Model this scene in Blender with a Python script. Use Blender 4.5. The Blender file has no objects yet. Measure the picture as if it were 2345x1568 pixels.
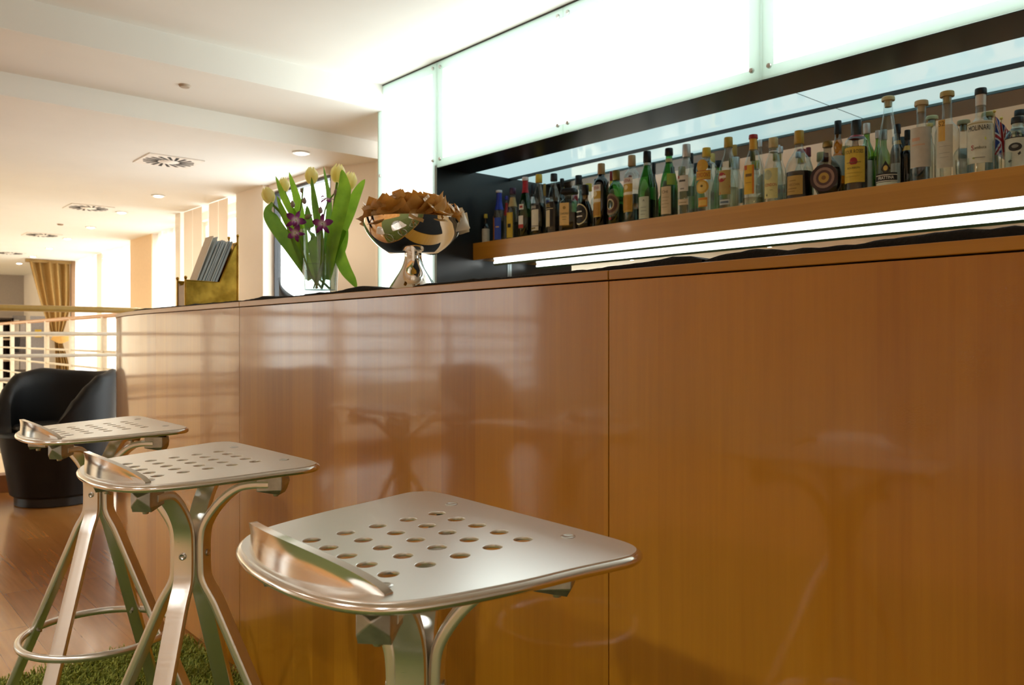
import bpy, math, random
from mathutils import Vector, Matrix, noise

R = math.radians
sc = bpy.context.scene
COL = sc.collection

# ------------------------------------------------------------------ camera geometry (pixels of the 2345x1568 photo)
FPX, CX, HY, CAMH = 1850.0, 1172.5, 775.0, 1.03
TH = R(41.2)
cc, ss = math.cos(TH), math.sin(TH)
FWD = Vector((-cc, ss, 0)); RGT = Vector((ss, cc, 0)); UP = Vector((0, 0, 1))
CAM = Vector((0, 0, CAMH))

def ray(px, py):
    return FWD + RGT * ((px - CX) / FPX) + UP * ((HY - py) / FPX)
def at(px, py, d):
    return CAM + ray(px, py) * d
def onY(px, py, y):
    r = ray(px, py); return CAM + r * (y / r.y)
def onX(px, py, x):
    r = ray(px, py); return CAM + r * (x / r.x)
def onZ(px, py, z):
    r = ray(px, py); return CAM + r * ((z - CAMH) / r.z)

# ------------------------------------------------------------------ materials
def lin(c):
    return c / 12.92 if c <= 0.04045 else ((c + 0.055) / 1.055) ** 2.4
def hexc(h):
    h = h.lstrip('#')
    return tuple(lin(int(h[i:i + 2], 16) / 255) for i in (0, 2, 4))
_M = {}
def newmat(name):
    m = bpy.data.materials.new(name); m.use_nodes = True
    nt = m.node_tree; nt.nodes.clear()
    out = nt.nodes.new('ShaderNodeOutputMaterial')
    return m, nt, out
def setin(n, k, v):
    if k in n.inputs: n.inputs[k].default_value = v
def princ(nt, col=(.8, .8, .8), rough=.5, metal=0, coat=0, spec=.5, coat_rough=.05):
    p = nt.nodes.new('ShaderNodeBsdfPrincipled')
    p.inputs['Base Color'].default_value = (*col, 1)
    p.inputs['Roughness'].default_value = rough
    p.inputs['Metallic'].default_value = metal
    setin(p, 'Coat Weight', coat); setin(p, 'Coat Roughness', coat_rough)
    setin(p, 'Specular IOR Level', spec)
    return p
def N(nt, t, **kw):
    n = nt.nodes.new(t)
    for k, v in kw.items():
        if hasattr(n, k): setattr(n, k, v)
        else: n.inputs[k].default_value = v
    return n
def ramp(nt, stops):
    r = nt.nodes.new('ShaderNodeValToRGB')
    e = r.color_ramp.elements
    while len(e) < len(stops): e.new(.5)
    for i, (p, c) in enumerate(stops):
        e[i].position = p; e[i].color = (*c, 1) if len(c) == 3 else c
    return r

def plain(col, rough=.5, metal=0, coat=0, name=None, noise_amt=.06, noise_scale=30, spec=.5, bump=0):
    """flat-ish colour with a little procedural mottling"""
    if isinstance(col, str): col = hexc(col)
    key = ('p', tuple(round(c, 4) for c in col), rough, metal, coat, noise_amt, noise_scale, spec, bump)
    if key in _M: return _M[key]
    m, nt, out = newmat(name or 'surface')
    p = princ(nt, col, rough, metal, coat, spec)
    tc = N(nt, 'ShaderNodeTexCoord')
    nz = N(nt, 'ShaderNodeTexNoise'); nz.inputs['Scale'].default_value = noise_scale
    nt.links.new(tc.outputs['Object'], nz.inputs['Vector'])
    rp = ramp(nt, [(.3, tuple(c * (1 - noise_amt) for c in col)), (.7, tuple(min(1, c * (1 + noise_amt)) for c in col))])
    nt.links.new(nz.outputs['Fac'], rp.inputs['Fac'])
    nt.links.new(rp.outputs['Color'], p.inputs['Base Color'])
    if bump:
        b = N(nt, 'ShaderNodeBump'); b.inputs['Strength'].default_value = bump; b.inputs['Distance'].default_value = .002
        nt.links.new(nz.outputs['Fac'], b.inputs['Height']); nt.links.new(b.outputs['Normal'], p.inputs['Normal'])
    nt.links.new(p.outputs[0], out.inputs[0])
    _M[key] = m
    return m

def emis(col, strength, name='lamp_glow'):
    key = ('e', col, strength)
    if key in _M: return _M[key]
    m, nt, out = newmat(name)
    e = N(nt, 'ShaderNodeEmission'); e.inputs[0].default_value = (*col, 1); e.inputs[1].default_value = strength
    nt.links.new(e.outputs[0], out.inputs[0]); _M[key] = m
    return m

def glass(tint, edge=.55, name='glass', rough=.02, refl=1.0):
    """thin clear or coloured glass wall: see-through tint that deepens where the wall is seen edge-on, plus mirror-like gloss"""
    key = ('g', tint, edge, rough, refl)
    if key in _M: return _M[key]
    m, nt, out = newmat(name)
    lw = N(nt, 'ShaderNodeLayerWeight'); lw.inputs['Blend'].default_value = .35
    pw = N(nt, 'ShaderNodeMath', operation='POWER'); pw.inputs[1].default_value = 2.2
    nt.links.new(lw.outputs['Facing'], pw.inputs[0])
    mx = N(nt, 'ShaderNodeMix', data_type='RGBA')
    mx.inputs[6].default_value = (*tint, 1); mx.inputs[7].default_value = (*[c * edge for c in tint], 1)
    nt.links.new(pw.outputs[0], mx.inputs[0])
    tr = N(nt, 'ShaderNodeBsdfTransparent'); nt.links.new(mx.outputs[2], tr.inputs[0])
    gl = N(nt, 'ShaderNodeBsdfGlossy'); gl.inputs['Roughness'].default_value = rough
    gl.inputs['Color'].default_value = (.95, .97, .97, 1)
    lf = N(nt, 'ShaderNodeLayerWeight'); lf.inputs['Blend'].default_value = .5
    p5 = N(nt, 'ShaderNodeMath', operation='POWER'); p5.inputs[1].default_value = 4.5
    nt.links.new(lf.outputs['Facing'], p5.inputs[0])
    mu = N(nt, 'ShaderNodeMath', operation='MULTIPLY_ADD'); mu.inputs[1].default_value = .8 * refl; mu.inputs[2].default_value = .065 * refl
    nt.links.new(p5.outputs[0], mu.inputs[0])
    ms = N(nt, 'ShaderNodeMixShader')
    nt.links.new(mu.outputs[0], ms.inputs[0]); nt.links.new(tr.outputs[0], ms.inputs[1]); nt.links.new(gl.outputs[0], ms.inputs[2])
    nt.links.new(ms.outputs[0], out.inputs[0]); _M[key] = m
    return m

def wood_panel(name, light, dark, strip=.115, horizontal=False, gloss=.07, coat=.8, grain=1.0, scuffs=()):
    m, nt, out = newmat(name)
    p = princ(nt, light, .35, 0, coat, .5, gloss)
    tc = N(nt, 'ShaderNodeTexCoord')
    sep = N(nt, 'ShaderNodeSeparateXYZ'); nt.links.new(tc.outputs['Object'], sep.inputs[0])
    # veneer strips
    dv = N(nt, 'ShaderNodeMath', operation='DIVIDE'); dv.inputs[1].default_value = strip
    nt.links.new(sep.outputs['Z' if horizontal else 'X'], dv.inputs[0])
    fl = N(nt, 'ShaderNodeMath', operation='FLOOR'); nt.links.new(dv.outputs[0], fl.inputs[0])
    wn = N(nt, 'ShaderNodeTexWhiteNoise', noise_dimensions='1D'); nt.links.new(fl.outputs[0], wn.inputs['W'])
    mp = N(nt, 'ShaderNodeMapping')
    mp.inputs['Scale'].default_value = (1.2, 40, 40) if horizontal else (40, 40, 1.2)
    nt.links.new(tc.outputs['Object'], mp.inputs[0])
    n1 = N(nt, 'ShaderNodeTexNoise'); n1.inputs['Scale'].default_value = 2.2; n1.inputs['Detail'].default_value = 7; n1.inputs['Roughness'].default_value = .62
    nt.links.new(mp.outputs[0], n1.inputs['Vector'])
    mp2 = N(nt, 'ShaderNodeMapping'); mp2.inputs['Scale'].default_value = (.5, 6, 6) if horizontal else (6, 6, .5)
    nt.links.new(tc.outputs['Object'], mp2.inputs[0])
    n2 = N(nt, 'ShaderNodeTexNoise'); n2.inputs['Scale'].default_value = 1.3; n2.inputs['Detail'].default_value = 3
    nt.links.new(mp2.outputs[0], n2.inputs['Vector'])
    a = N(nt, 'ShaderNodeMath', operation='MULTIPLY_ADD'); a.inputs[1].default_value = .40 * grain; nt.links.new(n1.outputs['Fac'], a.inputs[0])
    b = N(nt, 'ShaderNodeMath', operation='MULTIPLY'); b.inputs[1].default_value = .29; nt.links.new(wn.outputs['Value'], b.inputs[0])
    nt.links.new(b.outputs[0], a.inputs[2])
    d = N(nt, 'ShaderNodeMath', operation='MULTIPLY_ADD'); d.inputs[1].default_value = .5
    nt.links.new(n2.outputs['Fac'], d.inputs[0]); nt.links.new(a.outputs[0], d.inputs[2])
    rp = ramp(nt, [(.32, dark), (.95, light)])
    nt.links.new(d.outputs[0], rp.inputs['Fac'])
    nt.links.new(rp.outputs['Color'], p.inputs['Base Color'])
    # faint lacquer ripple
    n3 = N(nt, 'ShaderNodeTexNoise'); n3.inputs['Scale'].default_value = 9; n3.inputs['Detail'].default_value = 2
    nt.links.new(tc.outputs['Object'], n3.inputs['Vector'])
    bm = N(nt, 'ShaderNodeBump'); bm.inputs['Strength'].default_value = .05; bm.inputs['Distance'].default_value = .004
    nt.links.new(n3.outputs['Fac'], bm.inputs['Height'])
    if 'Coat Normal' in p.inputs: nt.links.new(bm.outputs['Normal'], p.inputs['Coat Normal'])
    if scuffs:
        # worn patches of fine scratches in the lacquer
        acc = None
        for (sx_, sy_, sz_, rad) in scuffs:
            vd = N(nt, 'ShaderNodeVectorMath', operation='DISTANCE'); vd.inputs[1].default_value = (sx_, sy_, sz_)
            nt.links.new(tc.outputs['Object'], vd.inputs[0])
            mr = N(nt, 'ShaderNodeMapRange'); mr.inputs['From Min'].default_value = rad; mr.inputs['From Max'].default_value = 0
            nt.links.new(vd.outputs['Value'], mr.inputs['Value'])
            if acc is None: acc = mr.outputs['Result']
            else:
                ad = N(nt, 'ShaderNodeMath', operation='MAXIMUM'); nt.links.new(acc, ad.inputs[0]); nt.links.new(mr.outputs['Result'], ad.inputs[1]); acc = ad.outputs[0]
        n4 = N(nt, 'ShaderNodeTexNoise'); n4.inputs['Scale'].default_value = 260; n4.inputs['Detail'].default_value = 3
        nt.links.new(tc.outputs['Object'], n4.inputs['Vector'])
        r4 = ramp(nt, [(.5, (0, 0, 0)), (.6, (1, 1, 1))]); nt.links.new(n4.outputs['Fac'], r4.inputs['Fac'])
        m4 = N(nt, 'ShaderNodeMath', operation='MULTIPLY'); nt.links.new(acc, m4.inputs[0]); nt.links.new(r4.outputs['Color'], m4.inputs[1])
        ra = N(nt, 'ShaderNodeMath', operation='MULTIPLY_ADD'); ra.inputs[1].default_value = .16; ra.inputs[2].default_value = gloss
        nt.links.new(m4.outputs[0], ra.inputs[0]); nt.links.new(ra.outputs[0], p.inputs['Coat Roughness'])
        n5 = N(nt, 'ShaderNodeTexNoise'); n5.inputs['Scale'].default_value = 420; n5.inputs['Detail'].default_value = 1
        nt.links.new(tc.outputs['Object'], n5.inputs['Vector'])
        b5 = N(nt, 'ShaderNodeBump'); b5.inputs['Distance'].default_value = .0022
        s5 = N(nt, 'ShaderNodeMath', operation='MULTIPLY'); s5.inputs[1].default_value = .8
        nt.links.new(acc, s5.inputs[0]); nt.links.new(s5.outputs[0], b5.inputs['Strength']); nt.links.new(n5.outputs['Fac'], b5.inputs['Height'])
        nt.links.new(bm.outputs['Normal'], b5.inputs['Normal']); nt.links.new(b5.outputs['Normal'], p.inputs['Coat Normal'])
    nt.links.new(p.outputs[0], out.inputs[0])
    return m

def brushed_metal(name, col, rough, scale=(3, 180, 3), amt=.06):
    m, nt, out = newmat(name)
    p = princ(nt, col, rough, 1.0)
    tc = N(nt, 'ShaderNodeTexCoord'); mp = N(nt, 'ShaderNodeMapping'); mp.inputs['Scale'].default_value = scale
    nt.links.new(tc.outputs['Object'], mp.inputs[0])
    nz = N(nt, 'ShaderNodeTexNoise'); nz.inputs['Scale'].default_value = 4; nz.inputs['Detail'].default_value = 4
    nt.links.new(mp.outputs[0], nz.inputs['Vector'])
    ma = N(nt, 'ShaderNodeMath', operation='MULTIPLY_ADD'); ma.inputs[1].default_value = amt * 2; ma.inputs[2].default_value = rough - amt
    nt.links.new(nz.outputs['Fac'], ma.inputs[0]); nt.links.new(ma.outputs[0], p.inputs['Roughness'])
    nt.links.new(p.outputs[0], out.inputs[0])
    return m

# ------------------------------------------------------------------ mesh builder
class MB:
    def __init__(s): s.v = []; s.f = []; s.m = []
    def add(s, vs, fs, mi=0):
        o = len(s.v); s.v += [tuple(v) for v in vs]
        s.f += [tuple(i + o for i in f) for f in fs]; s.m += [mi] * len(fs); return s
    def box(s, x0, x1, y0, y1, z0, z1, mi=0):
        vs = [(x, y, z) for z in (z0, z1) for y in (y0, y1) for x in (x0, x1)]
        return s.add(vs, [(0, 2, 3, 1), (4, 5, 7, 6), (0, 1, 5, 4), (2, 6, 7, 3), (0, 4, 6, 2), (1, 3, 7, 5)], mi)
    def lathe(s, prof, n=32, c=(0, 0, 0), mi=0, sq=None, sx=1, sy=1, mfun=None, tx=None):
        vs = []; fs = []; ms = []
        for (r, z) in prof:
            for k in range(n):
                a = 2 * math.pi * k / n; ca, sa = math.cos(a), math.sin(a)
                if sq:
                    q = (abs(ca) ** sq + abs(sa) ** sq) ** (-1 / sq); ca *= q; sa *= q
                p = Vector((r * ca * sx, r * sa * sy, z))
                if tx: p = tx @ p
                vs.append((p.x + c[0], p.y + c[1], p.z + c[2]))
        for i in range(len(prof) - 1):
            for k in range(n):
                k2 = (k + 1) % n
                fs.append((i * n + k, i * n + k2, (i + 1) * n + k2, (i + 1) * n + k))
        o = len(s.v); s.v += vs
        s.f += [tuple(i + o for i in f) for f in fs]
        for i in range(len(prof) - 1): s.m += [mfun(i) if mfun else mi] * n
        for idx, row in ((0, 0), (len(prof) - 1, (len(prof) - 1) * n)):
            if prof[idx][0] > 1e-5:
                ring = [o + row + k for k in range(n)]
                s.f.append(tuple(ring if idx else ring[::-1])); s.m.append(mi if not mfun else mfun(min(idx, len(prof) - 2)))
        return s
    def sweep(s, pts, prof, B=None, closed=False, mi=0, caps=True, scale=None):
        """prof: list of (u along B, v along N)"""
        pts = [Vector(p) for p in pts]; n = len(pts); m = len(prof); o = len(s.v)
        lastB = None
        for i, p in enumerate(pts):
            a = pts[(i - 1) % n] if (closed or i) else p
            b = pts[(i + 1) % n] if (closed or i < n - 1) else p
            T = (b - a).normalized()
            if B is not None: Bv = Vector(B)
            elif lastB is None:
                Bv = Vector((0, 0, 1)) if abs(T.z) < .9 else Vector((1, 0, 0))
            else: Bv = lastB
            Bv = (Bv - T * Bv.dot(T))
            Bv = Bv.normalized() if Bv.length > 1e-6 else Vector((1, 0, 0))
            lastB = Bv; Nv = T.cross(Bv)
            k = scale(i / max(1, n - 1)) if scale else 1
            for (u, v) in prof: s.v.append(tuple(p + Bv * u * k + Nv * v * k))
        cnt = n if closed else n - 1
        for i in range(cnt):
            for k in range(m):
                k2 = (k + 1) % m; j = (i + 1) % n
                s.f.append((o + i * m + k, o + i * m + k2, o + j * m + k2, o + j * m + k)); s.m.append(mi)
        if not closed and caps:
            s.f.append(tuple(o + k for k in range(m))[::-1]); s.m.append(mi)
            s.f.append(tuple(o + (n - 1) * m + k for k in range(m))); s.m.append(mi)
        return s
    def tube(s, pts, r, n=10, closed=False, mi=0, scale=None):
        return s.sweep(pts, [(r * math.cos(2 * math.pi * k / n), r * math.sin(2 * math.pi * k / n)) for k in range(n)], None, closed, mi, True, scale)
    def ball(s, c, r, n=16, mi=0, sx=1, sy=1, sz=1):
        prof = [(r * math.sin(math.pi * i / (n // 2)) if 0 < i < n // 2 else 0, -r * sz * math.cos(math.pi * i / (n // 2))) for i in range(n // 2 + 1)]
        return s.lathe(prof, n, c, mi, sx=sx, sy=sy)
    def grid(s, fn, nu, nv, mi=0, mfun=None, closed_u=False):
        o = len(s.v)
        for j in range(nv + 1):
            for i in range(nu + 1): s.v.append(tuple(fn(i / nu, j / nv)))
        for j in range(nv):
            for i in range(nu):
                a = o + j * (nu + 1) + i
                s.f.append((a, a + 1, a + nu + 2, a + nu + 1)); s.m.append(mfun((i + .5) / nu, (j + .5) / nv) if mfun else mi)
        return s
    def build(s, name, mats, parent=None, loc=None, smooth=True, bevel=0, angle=38, solid=0, subsurf=0):
        me = bpy.data.meshes.new(name); me.from_pydata(s.v, [], s.f)
        if not isinstance(mats, (list, tuple)): mats = [mats]
        for m in mats: me.materials.append(m)
        me.polygons.foreach_set('material_index', s.m)
        me.validate(); 
        if smooth:
            me.polygons.foreach_set('use_smooth', [True] * len(me.polygons)); me.set_sharp_from_angle(angle=R(angle))
        me.update()
        o = bpy.data.objects.new(name, me); COL.objects.link(o)
        if parent: o.parent = parent
        if loc is not None: o.location = loc
        if solid:
            md = o.modifiers.new('thickness', 'SOLIDIFY'); md.thickness = solid; md.offset = 0
        if subsurf:
            md = o.modifiers.new('smooth', 'SUBSURF'); md.levels = subsurf; md.render_levels = subsurf
        if bevel:
            md = o.modifiers.new('bevel', 'BEVEL'); md.width = bevel; md.segments = 2; md.limit_method = 'ANGLE'; md.angle_limit = R(40)
        return o

def fix_normals(o):
    import bmesh
    b = bmesh.new(); b.from_mesh(o.data); bmesh.ops.recalc_face_normals(b, faces=b.faces); b.to_mesh(o.data); b.free()

def tag(o, label, cat, group=None, kind=None):
    o['label'] = label; o['category'] = cat
    if group: o['group'] = group
    if kind: o['kind'] = kind
    return o
def empty(name, loc, rz=0, label=None, cat=None, group=None, kind=None):
    o = bpy.data.objects.new(name, None); COL.objects.link(o); o.location = loc; o.rotation_euler = (0, 0, rz)
    o.empty_display_size = .05
    if label: tag(o, label, cat, group, kind)
    return o
def children(o): return [c for c in bpy.data.objects if c.parent == o]
def copy_tree(o, parent=None):
    c = o.copy(); COL.objects.link(c)
    if parent: c.parent = parent
    for ch in children(o): copy_tree(ch, c)
    return c
def chaikin(pts, it=2):
    pts = [Vector(p) for p in pts]
    for _ in range(it):
        q = [pts[0]]
        for a, b in zip(pts[:-1], pts[1:]): q += [a * .75 + b * .25, a * .25 + b * .75]
        q.append(pts[-1]); pts = q
    return pts
def bez(pts, n=16):
    """Catmull-Rom through points"""
    P = [Vector(p) for p in pts]; P = [P[0] * 2 - P[1]] + P + [P[-1] * 2 - P[-2]]
    out = []
    seg = len(P) - 3
    for i in range(seg):
        k = max(2, n // seg)
        for j in range(k + (1 if i == seg - 1 else 0)):
            t = j / k; a, b, c, d = P[i:i + 4]
            out.append(.5 * ((2 * b) + (c - a) * t + (2 * a - 5 * b + 4 * c - d) * t * t + (3 * b - a - 3 * c + d) * t ** 3))
    return out
def oval(w, t, n=14, e=3.0):
    out = []
    for k in range(n):
        a = 2 * math.pi * k / n; ca, sa = math.cos(a), math.sin(a)
        q = (abs(ca) ** e + abs(sa) ** e) ** (-1 / e)
        out.append((w / 2 * ca * q, t / 2 * sa * q))
    return out
_T = {}
def text2d(s, bold=False):
    """text as flat triangles, height about 1, centred"""
    if s in _T: return _T[s]
    cu = bpy.data.curves.new('t', 'FONT'); cu.body = s; cu.align_x = 'CENTER'; cu.align_y = 'CENTER'; cu.resolution_u = 2
    if bold: cu.offset = .02
    o = bpy.data.objects.new('t', cu); COL.objects.link(o)
    dg = bpy.context.evaluated_depsgraph_get(); dg.update()
    me = bpy.data.meshes.new_from_object(o.evaluated_get(dg))
    vs = [(v.co.x, v.co.y) for v in me.vertices]; fs = [tuple(p.vertices) for p in me.polygons]
    bpy.data.objects.remove(o); bpy.data.meshes.remove(me); bpy.data.curves.remove(cu)
    _T[s] = (vs, fs); return _T[s]

# ------------------------------------------------------------------ shared materials
WOOD_L, WOOD_D = hexc('#d0921e'), hexc('#a66808')
M_barwood = wood_panel('lacquered_cherry_veneer', WOOD_L, WOOD_D, scuffs=[(*onY(px, py, 1.01), r_) for px, py, r_ in ((2210, 842, .055), (2098, 952, .05), (2295, 680, .05))])
M_trim = wood_panel('lacquered_cherry_edging', hexc('#d19a34'), hexc('#ab741a'), strip=.05, horizontal=True, gloss=.22, coat=.35)
M_shelfwood = wood_panel('lacquered_cherry_shelf', hexc('#d89a38'), hexc('#b87c20'), strip=.3, horizontal=True, gloss=.08)
M_wallgrey = plain('#e2e1db', .75, name='white_wall_paint', noise_amt=.02, noise_scale=4)
M_black = plain('#0b0c0d', .35, name='black_laminate', noise_amt=.15)
M_blackwall = plain('#1b2328', .3, name='black_side_panel', noise_amt=.12, noise_scale=6)
M_ceil = plain('#eeece6', .8, name='ceiling_paint', noise_amt=.015, noise_scale=3)
M_wall = plain('#f0e2d0', .75, name='cream_wall_paint', noise_amt=.02, noise_scale=4)
M_alu = brushed_metal('brushed_aluminium', (.83, .84, .82), .33, (160, 4, 4))
M_alu_pol = brushed_metal('polished_aluminium', (.84, .82, .78), .16, (6, 6, 60), .04)
M_satin = brushed_metal('satin_aluminium', (.82, .81, .77), .30, (5, 5, 80), .05)
M_cast = plain((.50, .50, .48), .42, 1.0, name='cast_aluminium', noise_amt=.15, noise_scale=60)
M_chrome = plain((.86, .84, .80), .03, 1.0, name='chrome', noise_amt=.01)
M_steel = plain((.55, .53, .50), .3, 1.0, name='steel_bolt')
M_rubber = plain('#151515', .7, name='black_rubber')
M_white_metal = plain('#f0e6d2', .4, name='white_painted_rail')

# ------------------------------------------------------------------ THE SETTING
ZC1, ZC2, ZC3 = 2.42, 2.28, 2.17
XB1, XB2 = -3.80, -4.42
XFAR, YN, XR = -16.8, -5.2, 2.6
YP, YBK, XS = 2.385, 2.866, -3.297
ZPB = 1.888
BARZ, BARY = 1.144, 1.01

# floors
def floor_mat():
    m, nt, out = newmat('polished_plank_floor')
    p = princ(nt, (.3, .12, .04), .22, 0, .6, .5, .12)
    tc = N(nt, 'ShaderNodeTexCoord')
    mp = N(nt, 'ShaderNodeMapping'); mp.inputs['Rotation'].default_value = (0, 0, 0)
    nt.links.new(tc.outputs['Object'], mp.inputs[0])
    br = N(nt, 'ShaderNodeTexBrick'); br.inputs['Scale'].default_value = 1.0
    br.inputs['Brick Width'].default_value = .95; br.inputs['Row Height'].default_value = .12
    br.inputs['Mortar Size'].default_value = .0012
    br.inputs['Color1'].default_value = (*hexc('#c08a4c'), 1); br.inputs['Color2'].default_value = (*hexc('#aa7238'), 1)
    br.inputs['Mortar'].default_value = (*hexc('#94602e'), 1); br.inputs['Bias'].default_value = 0
    nt.links.new(mp.outputs[0], br.inputs['Vector'])
    mp2 = N(nt, 'ShaderNodeMapping'); mp2.inputs['Scale'].default_value = (1.5, 22, 1); nt.links.new(tc.outputs['Object'], mp2.inputs[0])
    nz = N(nt, 'ShaderNodeTexNoise'); nz.inputs['Scale'].default_value = 2.5; nz.inputs['Detail'].default_value = 5; nt.links.new(mp2.outputs[0], nz.inputs['Vector'])
    mx = N(nt, 'ShaderNodeMix', data_type='RGBA', blend_type='MULTIPLY'); mx.inputs[0].default_value = .5
    rp = ramp(nt, [(.25, (.6, .55, .5)), (.75, (1.15, 1.1, 1.05))]); nt.links.new(nz.outputs['Fac'], rp.inputs['Fac'])
    nt.links.new(br.outputs['Color'], mx.inputs[6]); nt.links.new(rp.outputs['Color'], mx.inputs[7])
    nt.links.new(mx.outputs[2], p.inputs['Base Color']); nt.links.new(p.outputs[0], out.inputs[0])
    return m
XRAIL = -6.33
f = MB().box(XRAIL, XR, YN, 2.9, -.1, 0).build('floor', floor_mat(), smooth=False)
tag(f, 'polished reddish brown plank floor around the bar', 'floor', kind='structure')
f = MB().box(XFAR, XRAIL, YN, 3.15, -.1, 0).build('floor_hall', plain('#e6cfae', .45, name='pale_hall_floor', noise_amt=.05, noise_scale=3), smooth=False)
tag(f, 'pale cream floor of the hall beyond the railing', 'floor', kind='structure')

# ceiling: three levels stepping down away from the bar
mb = MB()
mb.box(XB1, XR, YN, 3.0, ZC1, ZC1 + .3)
mb.box(XB2, XB1, YN, 2.95, ZC2, ZC1 + .3)
mb.box(-4.95, XB2, YN, 2.88, ZC3, ZC1 + .3)
mb.box(-6.0, -4.95, YN, 2.76, ZC3, ZC1 + .3)
mb.box(-7.62, -6.0, YN, 2.82, ZC3, ZC1 + .3)
mb.box(-9.97, -7.62, YN, 3.04, ZC3, ZC1 + .3)
mb.box(XFAR, -9.97, YN, 3.18, ZC3, ZC1 + .3)
c = mb.build('ceiling', M_ceil, smooth=False)
tag(c, 'white plaster ceiling stepping down twice towards the hall', 'ceiling', kind='structure')

# window side wall (towards +Y)
def wallpiece(name, pts, z0, z1, mat, label, th=.14):
    """pts: list of (x,y) from +X to -X; extruded outwards (+Y)"""
    mb = MB()
    for (a, b) in zip(pts[:-1], pts[1:]):
        x0, y0 = a; x1, y1 = b
        vs = [(x0, y0, z0), (x1, y1, z0), (x1, y1 + th, z0), (x0, y0 + th, z0), (x0, y0, z1), (x1, y1, z1), (x1, y1 + th, z1), (x0, y0 + th, z1)]
        mb.add(vs, [(0, 3, 2, 1), (4, 5, 6, 7), (0, 1, 5, 4), (1, 2, 6, 5), (2, 3, 7, 6), (3, 0, 4, 7)])
    o = mb.build(name, mat, smooth=False); fix_normals(o)
    return tag(o, label, 'wall', kind='structure')
wallpiece('wall_window', [(-3.84, 2.80), (-4.5, 2.77), (-4.85, 2.64)], 0, ZC3, M_wall, 'cream wall between the narrow light panel and the window')
wallpiece('wall_window_header', [(-4.85, 2.60), (-5.73, 2.60)], 2.125, ZC3, M_wall, 'cream strip of wall over the dark framed window')
mb = MB().box(-6.23, -5.73, 2.56, 2.66, 0, ZC3)
tag(mb.build('wall_pilaster_near', M_wall, smooth=False), 'cream pilaster behind the tulips', 'wall', kind='structure')
mb = MB().box(-7.49, -6.23, 2.72, 2.80, 2.10, ZC3)
tag(mb.build('wall_header', M_wall, smooth=False), 'cream wall strip over the panel blinds', 'wall', kind='structure')
mb = MB().box(-7.62, -7.49, 2.56, 2.83, 0, ZC3)
tag(mb.build('wall_pier', M_wall, smooth=False), 'narrow cream pier beside the panel blinds', 'wall', kind='structure')
mb = MB().box(-9.2, -7.62, 2.9, 3.04, 2.12, ZC3)
tag(mb.build('wall_header_hall', M_wall, smooth=False), 'cream wall strip over the sheer curtains', 'wall', kind='structure')
mb = MB().box(-9.97, -9.2, 2.84, 3.0, 0, ZC3)
tag(mb.build('wall_pilaster_hall', plain('#e9c79c', .75, name='peach_wall_paint', noise_amt=.02), smooth=False), 'peach pilaster between two bright curtained windows', 'wall', kind='structure')
mb = MB().box(-13.4, -9.97, 3.04, 3.18, 2.12, ZC3).box(XFAR, -13.4, 2.98, 3.18, 0, ZC3)
tag(mb.build('wall_hall_side', M_wall, smooth=False), 'cream wall at the far end of the curtained windows', 'wall', kind='structure')
mb = MB().box(XFAR - .15, XFAR, 1.6, 3.2, 0, ZC3).box(XFAR - .15, XFAR, YN, -4.9, 0, ZC3).box(XFAR - .15, XFAR, -4.9, 1.6, 0, .25).box(XFAR - .15, XFAR, -4.9, 1.6, 2.08, ZC3)
tag(mb.build('wall_far', plain('#b9aea4', .8, name='grey_wall_paint', noise_amt=.03), smooth=False), 'grey wall at the far end of the hall', 'wall', kind='structure')
mb = MB().box(XR, XR + .15, YN, 3.2, 0, ZC1)
tag(mb.build('wall_right', M_wallgrey, smooth=False), 'cream wall behind the camera', 'wall', kind='structure')
# opposite wall with tall windows
mb = MB()
WIN = [(-15.8, -13.4), (-13.0, -10.6), (-10.2, -7.8)]
xs = XFAR
for (a, b) in WIN:
    mb.box(xs, a, YN - .15, YN, 0, ZC1); mb.box(a, b, YN - .15, YN, 0, .35); mb.box(a, b, YN - .15, YN, 2.05, ZC1); xs = b
mb.box(xs, XR, YN - .15, YN, 0, ZC1)
tag(mb.build('wall_front', M_wallgrey, smooth=False), 'cream window wall facing the bar', 'wall', kind='structure')
M_pane = glass((.97, .99, .98), .8, 'window_glass')
M_frame_dark = plain('#3a3c40', .4, name='dark_window_frame')
M_frame_pale = plain('#e8e2d8', .4, name='pale_window_frame')
wn = 0
def window(x0, x1, y, z0, z1, mat, label, mull=1, wf=.035):
    global wn; wn += 1
    mb = MB(); w = wf
    mb.box(x0, x0 + w, y, y + .05, z0, z1).box(x1 - w, x1, y, y + .05, z0, z1)
    mb.box(x0 + w, x1 - w, y, y + .05, z0, z0 + w).box(x0 + w, x1 - w, y, y + .05, z1 - w, z1)
    for k in range(1, mull):
        x = x0 + (x1 - x0) * k / mull; mb.box(x - w / 2, x + w / 2, y, y + .05, z0 + w, z1 - w)
    o = mb.build('window_%d' % wn, mat, smooth=False); tag(o, label, 'window', kind='structure')
    MB().box(x0 + w, x1 - w, y + .02, y + .026, z0 + w, z1 - w).build('pane', M_pane, o, smooth=False)
for i, (a, b) in enumerate(WIN):
    window(a, b, YN - .1, .35, 2.05, M_frame_pale, 'window %s in the wall facing the bar' % ['farthest from the bar', 'in the middle', 'nearest the stools'][i], 2)
window(-5.72, -4.85, 2.64, .02, 2.12, M_frame_dark, 'bright window in a thin dark frame behind the vase', 1, .016)
window(-7.49, -6.23, 2.78, .1, 2.10, M_frame_pale, 'window behind the peach panel blinds', 2)
window(-9.2, -7.62, 2.95, .1, 2.12, M_frame_pale, 'window behind the sheer curtains above the brass holder', 2)
window(-13.4, -9.97, 3.1, .1, 2.12, M_frame_pale, 'window behind the sheer curtains beside the gold curtain', 3)

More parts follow.
